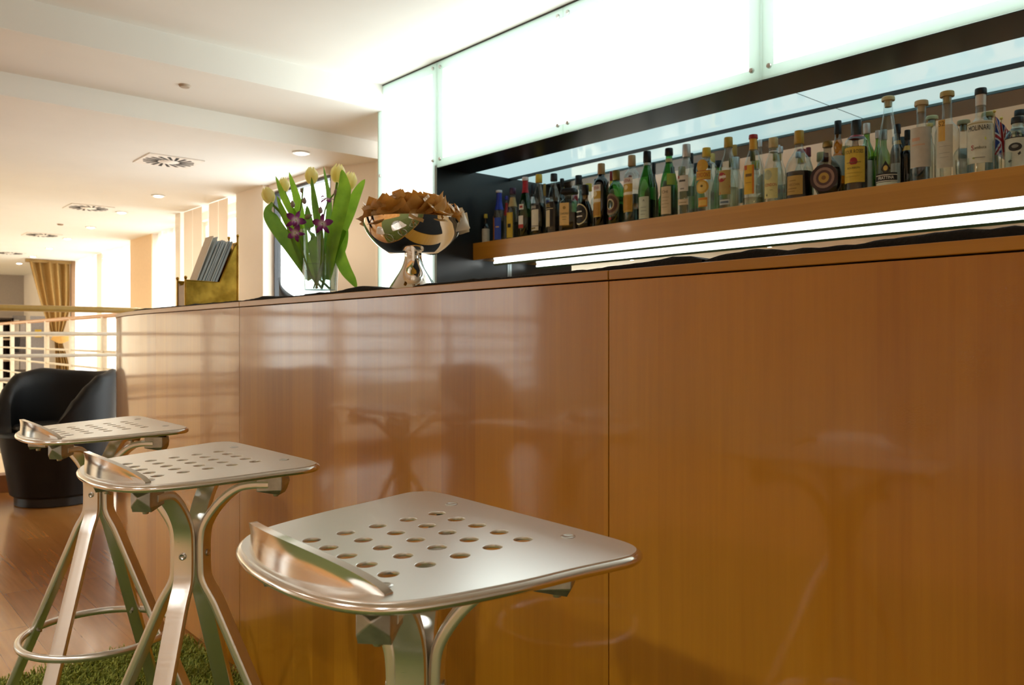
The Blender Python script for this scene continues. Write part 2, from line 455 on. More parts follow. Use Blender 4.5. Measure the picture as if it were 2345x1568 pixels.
# curtains
def fabric(name, col, trans=.3, transl=.45):
    m, nt, out = newmat(name)
    d = N(nt, 'ShaderNodeBsdfDiffuse'); d.inputs[0].default_value = (*col, 1)
    t = N(nt, 'ShaderNodeBsdfTranslucent'); t.inputs[0].default_value = (*col, 1)
    x = N(nt, 'ShaderNodeBsdfTransparent')
    tc = N(nt, 'ShaderNodeTexCoord'); wv = N(nt, 'ShaderNodeTexWave'); wv.inputs['Scale'].default_value = 60
    nt.links.new(tc.outputs['Object'], wv.inputs['Vector'])
    rp = ramp(nt, [(0, tuple(c * .96 for c in col)), (1, col)]); nt.links.new(wv.outputs['Fac'], rp.inputs['Fac'])
    nt.links.new(rp.outputs['Color'], d.inputs[0]); nt.links.new(rp.outputs['Color'], t.inputs[0])
    m1 = N(nt, 'ShaderNodeMixShader'); m1.inputs[0].default_value = transl
    nt.links.new(d.outputs[0], m1.inputs[1]); nt.links.new(t.outputs[0], m1.inputs[2])
    m2 = N(nt, 'ShaderNodeMixShader'); m2.inputs[0].default_value = trans
    nt.links.new(m1.outputs[0], m2.inputs[1]); nt.links.new(x.outputs[0], m2.inputs[2])
    nt.links.new(m2.outputs[0], out.inputs[0])
    return m
M_sheer = fabric('white_sheer_fabric', (.93, .89, .84), .16, .6)
M_sheer2 = fabric('cream_sheer_fabric', (.95, .93, .88), .20, .72)
M_sheer3 = fabric('peach_sheer_fabric', (.92, .76, .54), .03, .40)
M_blind = fabric('peach_blind_fabric', (.93, .82, .70), .01, .30)
M_gold = plain('#957138', .75, name='gold_curtain_fabric', noise_amt=.08, noise_scale=40)
def sheer(x0, x1, y, label, amp=.02, per=.16, mat=None, z0=.03, z1=None, group='curtains along the windows', name='sheer_curtain'):
    z1 = z1 or ZC3 - .005
    n = max(8, int((x1 - x0) / per * 8))
    ph = random.random() * 6
    def fn(u, v):
        x = x0 + (x1 - x0) * u
        return (x, y + amp * math.sin(x / per * 6.283 + ph) * (.5 + .5 * (1 - v)) + .4 * amp * math.sin(x / per * 2.3), z0 + (z1 - z0) * v)
    o = MB().grid(fn, n, 6).build(name, mat or M_sheer)
    return tag(o, label, 'curtain', group)
random.seed(4)
sheer(-6.40, -6.235, 2.62, 'narrow white sheer strip between the pilaster and the peach blinds')
sheer(-6.98, -6.80, 2.62, 'narrow white sheer strip between the two pairs of peach blinds')
def blind(x0, x1, label):
    o = MB().box(x0, x1, 2.565, 2.569, .05, ZC3 - .005).build('panel_blind', M_blind, smooth=False)
    return tag(o, label, 'blind', 'peach panel blinds')
blind(-6.60, -6.41, 'peach panel blind nearest the pilaster, right of its pair')
blind(-6.815, -6.608, 'peach panel blind directly above the right half of the brass holder')
blind(-7.19, -6.975, 'peach panel blind above the left half of the brass holder')
blind(-7.41, -7.198, 'leftmost of the four peach panel blinds, beside the pier')
sheer(-8.05, -7.63, 2.84, 'white sheer curtain right of the thin peach strip')
blind2 = tag(MB().box(-8.22, -8.07, 2.825, 2.829, .03, ZC3 - .005).build('panel_blind', M_blind, smooth=False), 'thin peach strip between two white sheer curtains', 'blind', 'peach panel blinds')
sheer(-9.19, -8.23, 2.86, 'white sheer curtain right beside the peach pilaster', .025)
sheer(-11.6, -9.98, 2.98, 'white sheer curtain left beside the peach pilaster', .025)
tag(MB().box(-11.86, -11.62, 2.955, 2.959, .03, ZC3 - .005).build('panel_blind', M_blind, smooth=False), 'slim peach strip nearest the gold curtain', 'blind', 'peach panel blinds')
sheer(-13.14, -11.87, 2.98, 'white sheer curtain beside the gold curtain', .025)

for i, (a, b) in enumerate(WIN):
    o = sheer(a - .1, b + .1, YN + .12, 'sheer curtain over the window %s' % ['farthest from the bar, facing it', 'in the middle of the wall facing the bar', 'nearest the stools, in the wall facing the bar'][i], .03, .2, mat=M_sheer2, z0=.2, z1=2.12)
mb = MB()  # unseen bright window, added to backlight the railing reflected in the bar
for y in (-4.9, -3.27, -1.65, -.03, 1.565): mb.box(XFAR - .1, XFAR - .05, y, y + .035, .25, 2.08)
mb.box(XFAR - .1, XFAR - .05, -4.9, 1.6, .25, .285).box(XFAR - .1, XFAR - .05, -4.9, 1.6, 2.045, 2.08)
wn += 1
o = tag(mb.build('window_%d' % wn, M_frame_pale, smooth=False), 'unseen long window added in the far end wall of the hall', 'window', kind='structure')
MB().box(XFAR - .08, XFAR - .074, -4.87, 1.57, .285, 2.045).build('pane', M_pane, o, smooth=False)
nn = 220
o = MB().grid(lambda u, v: (XFAR + .1 + .03 * math.sin(u * 230), -5.0 + 6.7 * u, .1 + 2.03 * v), nn, 4).build('sheer_curtain', M_sheer3)
tag(o, 'cream sheer curtain across the added long window in the far end wall', 'curtain', 'curtains along the windows')
# gold tied-back curtain across the end of the hall
XG = -13.2
def gold():
    # outline left/right in Y as function of height
    ztop, ztie = 2.13, 1.03
    pL = lambda y: onX(66, y, XG).y
    def fn(u, v):
        z = .05 + (ztop - .05) * v
        yr = 2.93
        if z > ztie:
            k = (z - ztie) / (ztop - ztie); yl = 2.72 + (2.40 - 2.72) * (k ** .75)
        else:
            yl = 2.72 + .03 * (1 - z / ztie)
        k2 = abs(z - ztie)
        yrr = yr - .10 * math.exp(-(k2 / .28) ** 2)
        y = yl + (yrr - yl) * u
        fold = math.sin(u * 30 + 1.2 * math.sin(v * 3)) * .035 + math.sin(u * 11 + 2) * .03
        pinch = .45 + .55 * min(1, k2 / .5)
        return (XG + fold * pinch, y, z)
    root = empty('tied_curtain', (0, 0, 0), label='gold curtain tied back at the far end of the hall', cat='curtain')
    MB().grid(fn, 90, 40).build('curtain_fabric', M_gold, root)
    mb = MB()
    pts = [(XG + .06, 2.69, 1.06), (XG + .08, 2.78, 1.01), (XG + .075, 2.85, 1.03), (XG + .03, 2.94, 1.08)]
    mb.sweep(bez(pts, 12), [(-.05, -.004), (.05, -.004), (.05, .004), (-.05, .004)], B=(0, 0, 1))
    mb.build('tieback', plain('#b98a42', .7, name='tieback_fabric'), root)
    MB().box(XG - .03, XG + .03, 2.36, 2.94, 2.12, 2.165).build('curtain_rail', plain('#8d6c34', .5, name='curtain_rail'), root, smooth=False)
gold()
tag(MB().box(XG - .06, XG + .02, 2.945, 3.04, 0, ZC3).build('trim_1', plain('#8a6440', .6, name='brown_trim'), smooth=False), 'dark brown upright trim beside the gold curtain', 'trim', kind='structure')

# far things seen through the railing
def cabinet(px0, px1, X, z1, label):
    a = onX(px0, 800, X).y; b = onX(px1, 800, X).y
    r = empty('display_cabinet', (X, (a + b) / 2, 0), label=label, cat='cabinet'); w = abs(b - a) / 2
    mb = MB().box(-.2, -.18, -w, w, 0, z1).box(-.2, .2, -w, -w + .03, 0, z1).box(-.2, .2, w - .03, w, 0, z1).box(-.2, .2, -w, w, z1 - .03, z1).box(-.2, .2, -w, w, 0, .06)
    mb.build('cabinet_body', plain('#3c2c24', .5, name='dark_brown_wood'), r, smooth=False)
    for k in range(1, 4):
        MB().box(-.18, .19, -w + .03, w - .03, z1 * k / 4 - .015, z1 * k / 4 + .015).build('shelf', plain('#c9b79e', .5, name='pale_shelf'), r, smooth=False)
cabinet(-14, 26, -15.2, 1.36, 'dark brown open cabinet at the far left edge behind the railing')
a = onX(32, 800, -15).y; b = onX(62, 800, -15).y
r = empty('newspaper_rack', (-15, (a + b) / 2, 0), label='rack of black and white papers behind the railing posts', cat='rack')
w = abs(b - a) / 2
MB().box(-.12, -.09, -w, w, 0, 1.4).box(-.12, .1, -w, w, 0, .05).build('rack_frame', plain('#8b8789', .5, name='grey_rack'), r, smooth=False)
random.seed(9)
for k in range(4):
    z = .25 + k * .28
    mb = MB()
    mb.box(-.08, -.06, -w * .9, -w * .1, z, z + .24).build('newspaper', plain('#f2efe9' if k % 2 else '#3a3d44', .7, name='newsprint'), r, smooth=False)
    MB().box(-.08, -.06, w * .05, w * .9, z, z + .22).build('newspaper', plain('#cfccd2' if k % 2 else '#77757c', .7, name='newsprint'), r, smooth=False)
a = onX(70, 800, -14.4).y; b = onX(104, 800, -14.4).y
r = empty('display_stand', (-14.4, (a + b) / 2, 0), label='grey display stand with a small yellow tag behind the railing', cat='stand')
w = abs(b - a) / 2
MB().box(-.03, .03, -w, w, .05, 1.38).box(-.15, .15, -w, w, 0, .05).build('board', plain('#a3a3ad', .5, name='grey_board'), r, smooth=False)
MB().box(.032, .038, -.05, .04, 1.05, 1.17).build('tag', plain('#e2c23e', .5, name='yellow_card'), r, smooth=False)

# downlights and vents
M_ring = plain('#f4efe6', .4, name='downlight_ring')
M_bulb = emis((1, .86, .66), 40, 'downlight_bulb')
def downlight(p, label, power=14, r=.045, col=(1, .82, .6)):
    root = empty('downlight', p, label=label, cat='light', group='recessed ceiling downlights')
    MB().lathe([(r * .78, 0), (r * 1.15, -.002), (r * 1.2, -.006), (r * .8, -.008)], 24).build('trim_ring', M_ring, root)
    MB().lathe([(0, -.014), (r * .45, -.0125), (r * .76, -.008), (r * .78, -.001), (0, -.001)], 20).build('lamp', M_bulb, root)
    li = bpy.data.lights.new('downlight_beam', 'SPOT'); li.energy = power; li.color = col; li.spot_size = R(130); li.spot_blend = .8; li.shadow_soft_size = .04
    lo = bpy.data.objects.new('downlight_beam', li); COL.objects.link(lo); lo.parent = root; lo.location = (0, 0, -.06)
ords = ['nearest the vase', 'second from the vase', 'third from the vase', 'fourth from the vase', 'fifth from the vase', 'sixth from the vase', 'seventh from the vase', 'eighth from the vase', 'ninth from the vase', 'last before the far wall']
spots = [(-4.58, 2.29), (-6.7, 2.12), (-7.80, 2.15), (-9.05, 2.20), (-10.25, 2.25), (-11.5, 2.32), (-12.8, 2.38), (-14.1, 2.44)]
for i, (x, y) in enumerate(spots):
    downlight((x, y, ZC3), 'round recessed downlight, %s in its row' % ords[i], 9)
# same fittings over the unseen hall, then lamps added behind the stools
for i, (x, y) in enumerate([(-5.4, -1.0), (-7.6, -1.0), (-9.8, -1.0), (-12, -1.0), (-5.4, -3.2), (-7.6, -3.2), (-9.8, -3.2), (-12, -3.2)]):
    downlight((x, y, ZC3), 'recessed downlight above the seating, %s' % ['first of the near row', 'second of the near row', 'third of the near row', 'fourth of the near row', 'first of the outer row', 'second of the outer row', 'third of the outer row', 'fourth of the outer row'][i], 18)
for i, (x, y) in enumerate([(-3.0, -1.3), (-1.4, -1.3), (.2, -1.3), (1.6, -1.3), (-3.0, -3.2), (-1.4, -3.2), (.2, -3.2), (1.6, -3.2)]):  # unseen lamps added to brighten the bar front
    downlight((x, y, ZC1), 'unseen downlight added in the ceiling behind the stools, ' + ['far end of the inner row', 'second of the inner row', 'third of the inner row', 'near end of the inner row', 'far end of the outer row', 'second of the outer row', 'third of the outer row', 'near end of the outer row'][i], 72, col=(.98, 1, .97))
M_slot = plain('#1c1a18', .8, name='vent_slot')
def vent(p, label):
    root = empty('ceiling_vent', p, label=label, cat='vent', group='square swirl vents in the hall ceiling')
    h = .17
    MB().box(-h, h, -h, h, -.006, 0).build('plate', plain('#efe8df', .5, name='vent_plate'), root, smooth=False, bevel=.002)
    mb = MB()
    for k in range(18):
        a = 2 * math.pi * k / 18; d = Vector((math.cos(a), math.sin(a), 0)); t = Vector((-d.y, d.x, 0)); off = t * .02
        q = [d * .062 + off + t * .007, d * .062 + off - t * .007, d * .152 + off * .3 - t * .010, d * .152 + off * .3 + t * .010]
        mb.add([(v.x, v.y, -.0075) for v in q] + [(v.x, v.y, -.005) for v in q], [(0, 1, 2, 3), (0, 4, 5, 1), (1, 5, 6, 2), (2, 6, 7, 3), (3, 7, 4, 0)])
    mb.build('slots', M_slot, root, smooth=False)
    MB().lathe([(0, -.012), (.045, -.011), (.055, -.006), (.055, 0), (0, 0)], 24).build('hub', plain('#f3ede4', .5, name='vent_hub'), root)
for i, (x, y) in enumerate([(-5.36, 1.76), (-7.72, 1.86), (-10.08, 1.96), (-12.5, 2.05)]):
    vent((x, y, ZC3), 'square white swirl vent, %s' % ['nearest and largest of the four', 'second from the bar', 'third from the bar, seen edge on', 'farthest, at the left edge of the photo'][i])
for p, l in ((onZ(423, 195, ZC2), 'small grey round sensor on the underside of the ceiling step'), (onZ(138, 513, ZC3), 'small brown round sensor between the hall vents')):
    o = MB().lathe([(0, -.012), (.022, -.011), (.028, -.004), (.03, 0), (0, 0)], 20).build('smoke_sensor', plain('#b8a895' if p.z > 2.2 else '#8d6f52', .6, name='sensor_plastic'), loc=p)
    tag(o, l, 'sensor')

# ------------------------------------------------------------------ railing and kerb
tag(MB().box(XRAIL - .12, XRAIL + .02, YN + 1, 2.05, 0, .115).build('trim_2', plain('#7d4a22', .4, name='brown_kerb'), smooth=False, bevel=.004), 'low brown kerb under the railing', 'trim', kind='structure')
M_hand = plain('#a98a45', .35, coat=.3, name='varnished_handrail')
M_hand2 = plain('#c8884a', .35, coat=.3, name='varnished_handrail_orange')
RZ = [1.065, .912, .755, .595, .435, .275]
root = empty('railing', (XRAIL, 2.0, .115), label='white tube railing with wooden handrail crossing behind the armchair', cat='railing')
def rl(z): return z - .115
Y0 = -4.0
MB().tube([(0, Y0 - 2, rl(1.237)), (0, -1, rl(1.237)), (0, .03, rl(1.237))], .022, 12).build('handrail', M_hand, root)
for z in RZ: MB().tube([(0, Y0 - 2, rl(z)), (0, .03, rl(z))], .0125, 10).build('rail', M_white_metal, root)
for y in (-.02, -2.35, -3.5, -4.7, -5.9):
    MB().box(-.012, .012, y - .03, y + .03, 0, rl(1.225)).build('post', M_white_metal, root, smooth=False)
root = empty('railing', (XRAIL, 2.05, 0), label='white flat post railing with orange wooden handrail running back along the windows', cat='railing')
MB().tube([(-9.2, 0, 1.235), (0, 0, 1.235)], .02, 12).build('handrail', M_hand2, root)
for z in RZ: MB().tube([(-9.2, 0, z), (0, 0, z)], .011, 8).build('rail', M_white_metal, root)
for px in (238, 164, 107, 65, 28, 2):
    x = onY(px, 800, 2.05).x - XRAIL
    MB().box(x - .028, x + .028, -.02, .02, 0, 1.225).build('post', M_white_metal, root, smooth=False)
MB().box(-8.75, -8.69, -.02, .02, 0, 1.225).build('post', M_white_metal, root, smooth=False)

# ------------------------------------------------------------------ black tub armchair
M_leather = plain('#050506', .5, name='black_leather', noise_amt=.2, noise_scale=90, spec=.3, bump=.15)
def armchair(loc, rz, label):
    """local -Y is the way the seat faces"""
    root = empty('armchair', loc, rz, label, 'armchair', 'black tub armchairs')
    MB().lathe([(0, 0), (.232, 0), (.238, .006), (.238, .06), (0, .06)], 48).build('plinth', plain('#0a0a0b', .4, name='black_plinth'), root)
    MB().lathe([(0, .055), (.245, .055), (.262, .07), (.285, .22), (.318, .40), (.326, .432), (.318, .448), (.29, .452), (0, .452)], 56).build('body', M_leather, root)
    MB().lathe([(0, .44), (.22, .44), (.245, .455), (.25, .475), (.235, .492), (.15, .5), (0, .5)], 48).build('seat', M_leather, root)
    key = [(0, .805), (30, .812), (60, .83), (90, .80), (105, .74), (120, .65), (130, .57), (140, .48), (150, .44)]
    def hgt(d):
        d = abs(d)
        for (a, h0), (b, h1) in zip(key[:-1], key[1:]):
            if a <= d <= b:
                t = (d - a) / (b - a); t = t * t * (3 - 2 * t) * .5 + t * .5
                return h0 + (h1 - h0) * t
        return .45
    NA, prof = 72, []
    vs = []; fs = []
    sec = [(0, 0), (0, .25), (0, .5), (0, .75), (0, .93), (.25, 1.0), (.5, 1.018), (.75, 1.0), (1, .93), (1, .75), (1, .5), (1, .25), (1, 0)]
    for i in range(NA + 1):
        th = -150 + 300 * i / NA; h = hgt(th)
        for (s_, k) in sec:
            z = .43 + max(.02, h - .43) * k
            flare = .028 * ((z - .43) / .4) ** 1.0
            ro = .325 + flare; ri = .245 + flare * 1.3
            r_ = ro + (ri - ro) * s_
            a = R(90 + th)
            vs.append((r_ * math.cos(a), r_ * math.sin(a), z))
    m = len(sec)
    for i in range(NA):
        for k in range(m - 1):
            fs.append((i * m + k, (i + 1) * m + k, (i + 1) * m + k + 1, i * m + k + 1))
    fs.append(tuple(range(m))); fs.append(tuple(NA * m + k for k in range(m))[::-1])
    o = MB().add(vs, fs).build('backrest', M_leather, root, angle=60); fix_normals(o)
    return root
chc = at(132, 775, 5.13); 
armchair((chc.x, chc.y, 0), R(48.8 - 15), 'black leather tub armchair in front of the railing')
armchair((-5.35, -.55, 0), R(100), 'black leather tub armchair beside the railing, seen only as a reflection in the bar')
armchair((-5.1, -2.1, 0), R(60), 'second black leather tub armchair seen only as a reflection in the bar')

# ------------------------------------------------------------------ bar counter
X0 = -3.22
def barpath(s):
    """s = distance along the front from the start of the curve towards the hall (negative = straight part)"""
    if s <= 0: return Vector((X0 - s, BARY, 0)), Vector((-1, 0, 0))
    Rb = 4.0; amax = R(20)
    if s <= Rb * amax:
        a = s / Rb
        return Vector((X0 - Rb * math.sin(a), BARY + Rb * (1 - math.cos(a)), 0)), Vector((-math.cos(a), math.sin(a), 0))
    r2 = .35; s2 = s - Rb * amax; a = min(amax + s2 / r2, R(90))
    c0 = Vector((X0 - Rb * math.sin(amax), BARY + Rb * (1 - math.cos(amax)), 0))
    ctr = c0 + Vector((math.sin(amax), math.cos(amax), 0)) * r2
    p = ctr - Vector((math.sin(a), math.cos(a), 0)) * r2
    return p, Vector((-math.cos(a), math.sin(a), 0))
SEND = 4.0 * R(20) + .35 * R(70)
def barslab(s0, s1, z0, z1, off0, off1, n):
    """slab between two s values; off = distance outwards (towards customers)"""
    mb = MB(); vs = []; fs = []
    for i in range(n + 1):
        s_ = s0 + (s1 - s0) * i / n; p, t = barpath(s_); nrm = Vector((t.y, -t.x, 0)); nrm = Vector((-abs(nrm.x) if t.y > 0 else 0, -abs(t.x), 0)) if False else Vector((-t.y, t.x, 0))
        a = p + nrm * off1; b = p + nrm * off0
        vs += [(a.x, a.y, z0), (a.x, a.y, z1), (b.x, b.y, z1), (b.x, b.y, z0)]
    for i in range(n):
        for k in range(4):
            k2 = (k + 1) % 4; fs.append((i * 4 + k, i * 4 + k2, (i + 1) * 4 + k2, (i + 1) * 4 + k))
    fs.append((3, 2, 1, 0)); fs.append(tuple(n * 4 + k for k in range(4)))
    mb.add(vs, fs); return mb
def sX(x): return X0 - x
bar = empty('bar_counter', (0, 0, 0), label='long cherry veneer bar counter with glossy front curving away at its far end', cat='bar counter')
SE1 = sX(onY(548.5, 700, BARY).x); SE2 = sX(onY(1394, 640, BARY).x)
segs = [(SEND, SE1), (SE1, SE2), (SE2, -4.2)]
for i, (a, b) in enumerate(segs):
    g = .0012
    a2 = a - (g if i else 0); b2 = b + (g if i < 2 else 0)
    n = 60 if i == 0 else 2
    o = barslab(a2, b2, .008, BARZ - .0185, -.018, 0, n).build('front_panel', M_barwood, bar, angle=25); fix_normals(o)
    o['label'] = ['curved front panel', 'middle front panel', 'near front panel'][i]
    o = barslab(a2, b2, BARZ - .016, BARZ, -.03, .0012, n).build('edge_trim', M_trim, bar, angle=25, bevel=.0012); fix_normals(o)
o = barslab(SEND, -4.2, 0, .06, -.05, -.03, 80).build('plinth', plain('#241408', .5, name='dark_plinth'), bar, angle=25); fix_normals(o)
o = barslab(SEND, -4.2, .05, BARZ - .004, -.04, -.019, 80).build('carcass', plain('#150b05', .7, name='dark_carcass'), bar, angle=25); fix_normals(o)
# counter top slab behind the trim
vs = []; n = 60
for i in range(n + 1):
    s_ = SEND + (-4.2 - SEND) * i / n; p, t = barpath(s_); nrm = Vector((-t.y, t.x, 0)); a = p - nrm * .03
    vs.append((a.x, a.y))
poly = vs + [(.98, 1.62), (-4.3, 1.62)]
mb = MB(); k = len(poly)
mb.add([(x, y, BARZ - .03) for x, y in poly] + [(x, y, BARZ - .0005) for x, y in poly], [tuple(range(k)), tuple(range(k, 2 * k))] + [(i, (i + 1) % k, k + (i + 1) % k, k + i) for i in range(k)])
o = mb.build('counter_top', M_trim, bar, smooth=False); fix_normals(o)

# black bar towels along the front edge
M_towel = plain('#0d0d0f', .95, name='black_terry', noise_amt=.4, noise_scale=220, bump=.9)
def towel(px0, px1, label, bumps=(), seed=0, depth=.26, th=.008, front=.006):
    x0 = onY(px0, 650, BARY).x; x1 = onY(px1, 650, BARY).x
    if px1 > 2340: x1 = .5
    n = int((x1 - x0) / .012); bl = [(onY(p, 650, BARY).x, h, w) for p, h, w in bumps]
    def H(x, v):
        h = th * (.75 + .5 * noise.noise(Vector((x * 9 + seed, v * 3, 0))) + .3 * noise.noise(Vector((x * 40, v * 8, seed))))
        for (bx, bh, bw) in bl: h += bh * math.exp(-((x - bx) / bw) ** 2)
        return max(.002, h)
    def edge(x): return min(1, (x - x0) / .03, (x1 - x) / .03)
    sec = 14
    def fn(u, v):
        x = x0 + (x1 - x0) * u
        y0 = BARY + front + .004 * noise.noise(Vector((x * 14, seed, 3)))
        s_ = -x + X0
        if s_ > 0: y0 += 4 - math.sqrt(max(0, 16 - s_ * s_))
        e = max(.15, edge(x)) ** .5
        if v < .3:
            a = v / .3 * math.pi / 2
            h = H(x, 0) * e
            return (x, y0 + h * .6 * (1 - math.cos(a)) - 0, BARZ + .0005 + h * math.sin(a))
        t = (v - .3) / .7
        if t > .93: return (x, y0 + depth, BARZ + .0005 + H(x, depth) * e * (1 - t) / .07)
        return (x, y0 + .004 + depth * t / .93, BARZ + .0005 + H(x, depth * t) * e)
    o = MB().grid(fn, n, 22).build('bar_towel', M_towel, angle=80)
    return tag(o, label, 'towel', 'black towels on the bar edge')
towel(292, 545, 'black bar towel under the brass leaflet holder', seed=1, th=.006)
towel(549, 890, 'black bar towel under the flower vase', ((600, .004, .06), (812, .008, .08)), seed=2, th=.007)
towel(940, 1602, 'black bar towel between the pedestal bowl and the towel gap', ((1545, .008, .10),), seed=3, th=.007)
towel(1607, 2400, 'black bar towel nearest the camera, at the right end of the bar', ((1620, .005, .02), (1705, .007, .04), (2000, .004, .1), (2330, .006, .1)), seed=4, th=.008)

# ------------------------------------------------------------------ back bar: light panels, recess, mirror, shelf
def frosted():
    m, nt, out = newmat('frosted_glass_edge')
    t = N(nt, 'ShaderNodeBsdfTranslucent'); t.inputs[0].default_value = (.86, .97, .92, 1)
    d = N(nt, 'ShaderNodeBsdfDiffuse'); d.inputs[0].default_value = (.60, .72, .66, 1)
    g = N(nt, 'ShaderNodeBsdfGlossy'); g.inputs['Roughness'].default_value = .12
    a = N(nt, 'ShaderNodeMixShader'); a.inputs[0].default_value = .62
    nt.links.new(d.outputs[0], a.inputs[1]); nt.links.new(t.outputs[0], a.inputs[2])
    b = N(nt, 'ShaderNodeMixShader'); b.inputs[0].default_value = .05
    nt.links.new(a.outputs[0], b.inputs[1]); nt.links.new(g.outputs[0], b.inputs[2])
    nt.links.new(b.outputs[0], out.inputs[0]); return m
PANEL_L = 1.5
M_frost = frosted()
M_lit = emis((.91, 1.0, .965), 3.7, 'backlit_frosted_glass')
M_slab = emis((.92, 1.0, .965), PANEL_L, 'light_board')
M_boxwhite = plain('#dfe8e2', .7, name='light_box_lining')
def light_panel(x0, x1, z0, z1, bl, br, bolts, label, bb=.04, bt=.045):
    """bl/br: widths of the unlit borders at either side"""
    root = empty('light_panel', (x0, YP, z0), label=label, cat='light panel', group='backlit frosted glass panels')
    W, H = x1 - x0, z1 - z0; th = .010
    xs = [0] + ([bl] if bl else []) + ([W - br] if br else []) + [W]
    zs = [0, bb, H - bt, H]
    mb = MB()
    for i in range(len(xs) - 1):
        for j in range(3):
            core = (xs[i] >= bl - 1e-6) and (xs[i + 1] <= W - br + 1e-6) and j == 1
            mb.add([(xs[i], 0, zs[j]), (xs[i + 1], 0, zs[j]), (xs[i + 1], 0, zs[j + 1]), (xs[i], 0, zs[j + 1])], [(0, 1, 2, 3)], 1 if core else 0)
    # edges of the sheet
    mb.add([(0, 0, 0), (W, 0, 0), (W, th, 0), (0, th, 0), (0, 0, H), (W, 0, H), (W, th, H), (0, th, H)], [(0, 3, 2, 1), (4, 5, 6, 7), (0, 4, 7, 3), (1, 2, 6, 5)], 0)
    sheet = mb.build('glass', [M_frost, M_lit], root, smooth=False)
    # lamp board and lining
    MB().add([(bl * 1.1, .035, bb * 1.1), (W - br * 1.1, .035, bb * 1.1), (W - br * 1.1, .035, H - bt * 1.1), (bl * 1.1, .035, H - bt * 1.1)], [(0, 1, 2, 3)]).build('lamp_board', M_slab, root, smooth=False)
    mb = MB().box(0, W, .05, .06, 0, H).box(0, W, .0105, .05, H - .004, H).box(0, W, .0105, .05, 0, .004)
    if bl: mb.box(0, .004, .0105, .05, .004, H - .004)
    if br: mb.box(W - .004, W, .0105, .05, .004, H - .004)
    mb.build('box_lining', M_boxwhite, root, smooth=False)
    for (bx, bz) in bolts:
        mb = MB(); tx = Matrix.Rotation(R(90), 4, 'X')
        mb.lathe([(0, 0), (.0075, 0), (.009, .001), (.009, .006), (.0075, .009), (0, .0095)], 14, (bx, 0, bz), tx=tx)
        mb.build('bolt', M_steel, sheet)
    return root
S1, S2_, S3_ = -3.297, -2.40, -1.471
zb, zt = ZPB + .037, ZC1 - .03
light_panel(-3.845, S1 - .0015, 0.0, ZC1 - .006, .04, .038, [(.022, zb), (.518, zb), (.022, zt), (.518, zt)], 'narrow tall backlit glass panel behind the pedestal bowl', bt=.05)
HH = ZC1 - .006
light_panel(S1 + .0015, S2_ - .0008, ZPB, HH, .05, 0, [(.03, .037), (.03, HH - ZPB - .03), (.868, .037), (.868, HH - ZPB - .03)], 'backlit glass panel at the left end over the bottle recess')
light_panel(S2_ + .0008, S3_ - .0015, ZPB, HH, 0, .045, [(.03, .037), (.03, HH - ZPB - .03), (.895, .037)], 'middle backlit glass panel over the bottle recess')
light_panel(S3_ + .0015, -.54, ZPB, HH, .045, 0, [(.03, .037), (.9, .037)], 'backlit glass panel at the right end over the bottle recess')
light_panel(-.538, .4, ZPB, HH, 0, .05, [(.03, .037)], 'last backlit glass panel, past the right edge of the photo')
# end face of the narrow light box and top edge strip
tag(MB().box(-3.852, -3.846, YP, 2.80, 0, ZC1 - .003).build('trim_3', plain('#cfe0d6', .3, name='pale_green_glass_edge'), smooth=False), 'pale green side sheet closing the narrow light panel', 'trim', kind='structure')
tag(MB().box(-3.85, XR, YP - .003, YP + .01, ZC1 - .006, ZC1).build('trim_4', plain('#3a3a36', .6, name='shadow_gap'), smooth=False), 'thin dark gap between the light panels and the ceiling', 'trim', kind='structure')
tag(MB().box(-3.853, -3.846, YP - .002, YP + .02, ZC2, ZC1).build('trim_5', plain('#555853', .5, name='grey_edge'), smooth=False), 'thin grey upright edge at the top corner of the narrow light panel', 'trim', kind='structure')

# recess
tag(MB().box(XS - .02, XS, YP + .001, YBK, 0, ZPB + .012).build('wall_recess_side', M_blackwall, smooth=False), 'black side wall of the bottle recess', 'wall', kind='structure')
tag(MB().box(XS, XR, YP + .004, 2.60, ZPB - .003, ZPB - .0005).build('wall_recess_fascia', M_black, smooth=False), 'black strip under the light panels', 'wall', kind='structure')
m, nt, out = newmat('pale_blue_glowing_glass'); p = princ(nt, hexc('#9fb8bd'), .10, 0, 0, 1.0)
p.inputs['Emission Color'].default_value = (.62, .86, .86, 1); p.inputs['Emission Strength'].default_value = .62  # even glow put into the glass itself, no lamp above it
nt.links.new(p.outputs[0], out.inputs[0]); M_soffit = m
for i, (a, b) in enumerate(((XS, -1.485), (-1.482, XR))):
    o = MB().box(a, b, 2.60, YBK, ZPB + .008, ZPB + .016).build('soffit_glass', M_soffit, smooth=False)
    tag(o, ['pale blue glass soffit over the left bottles', 'pale blue glass soffit over the right bottles'][i], 'glass panel', 'pale glass soffit panels over the bottles')
tag(MB().box(XS, XR, YBK - .003, YBK + .02, 1.880, ZPB + .008).build('trim_6', M_black, smooth=False), 'thin black strip along the top of the mirror', 'trim', kind='structure')
tag(MB().box(-1.485, -1.482, 2.60, YBK - .004, ZPB + .0075, ZPB + .016).build('trim_8', plain('#59686a', .6, name='soffit_joint'), smooth=False), 'thin dark joint between the two soffit glasses', 'trim', kind='structure')
m, nt, out = newmat('mirror_glass'); g = N(nt, 'ShaderNodeBsdfGlossy'); g.inputs['Roughness'].default_value = .0; g.inputs['Color'].default_value = (.83, .87, .87, 1)
nt.links.new(g.outputs[0], out.inputs[0]); M_mirror = m
tag(MB().box(XS, XR, YBK, YBK + .012, .9, 1.880).build('wall_mirror', M_mirror, smooth=False), 'long mirror behind the bottles', 'mirror')
tag(MB().box(-3.84, XR, YBK + .012, 3.0, 0, ZC1).build('wall_back', M_blackwall, smooth=False), 'black wall behind the mirror and light panels', 'wall', kind='structure')
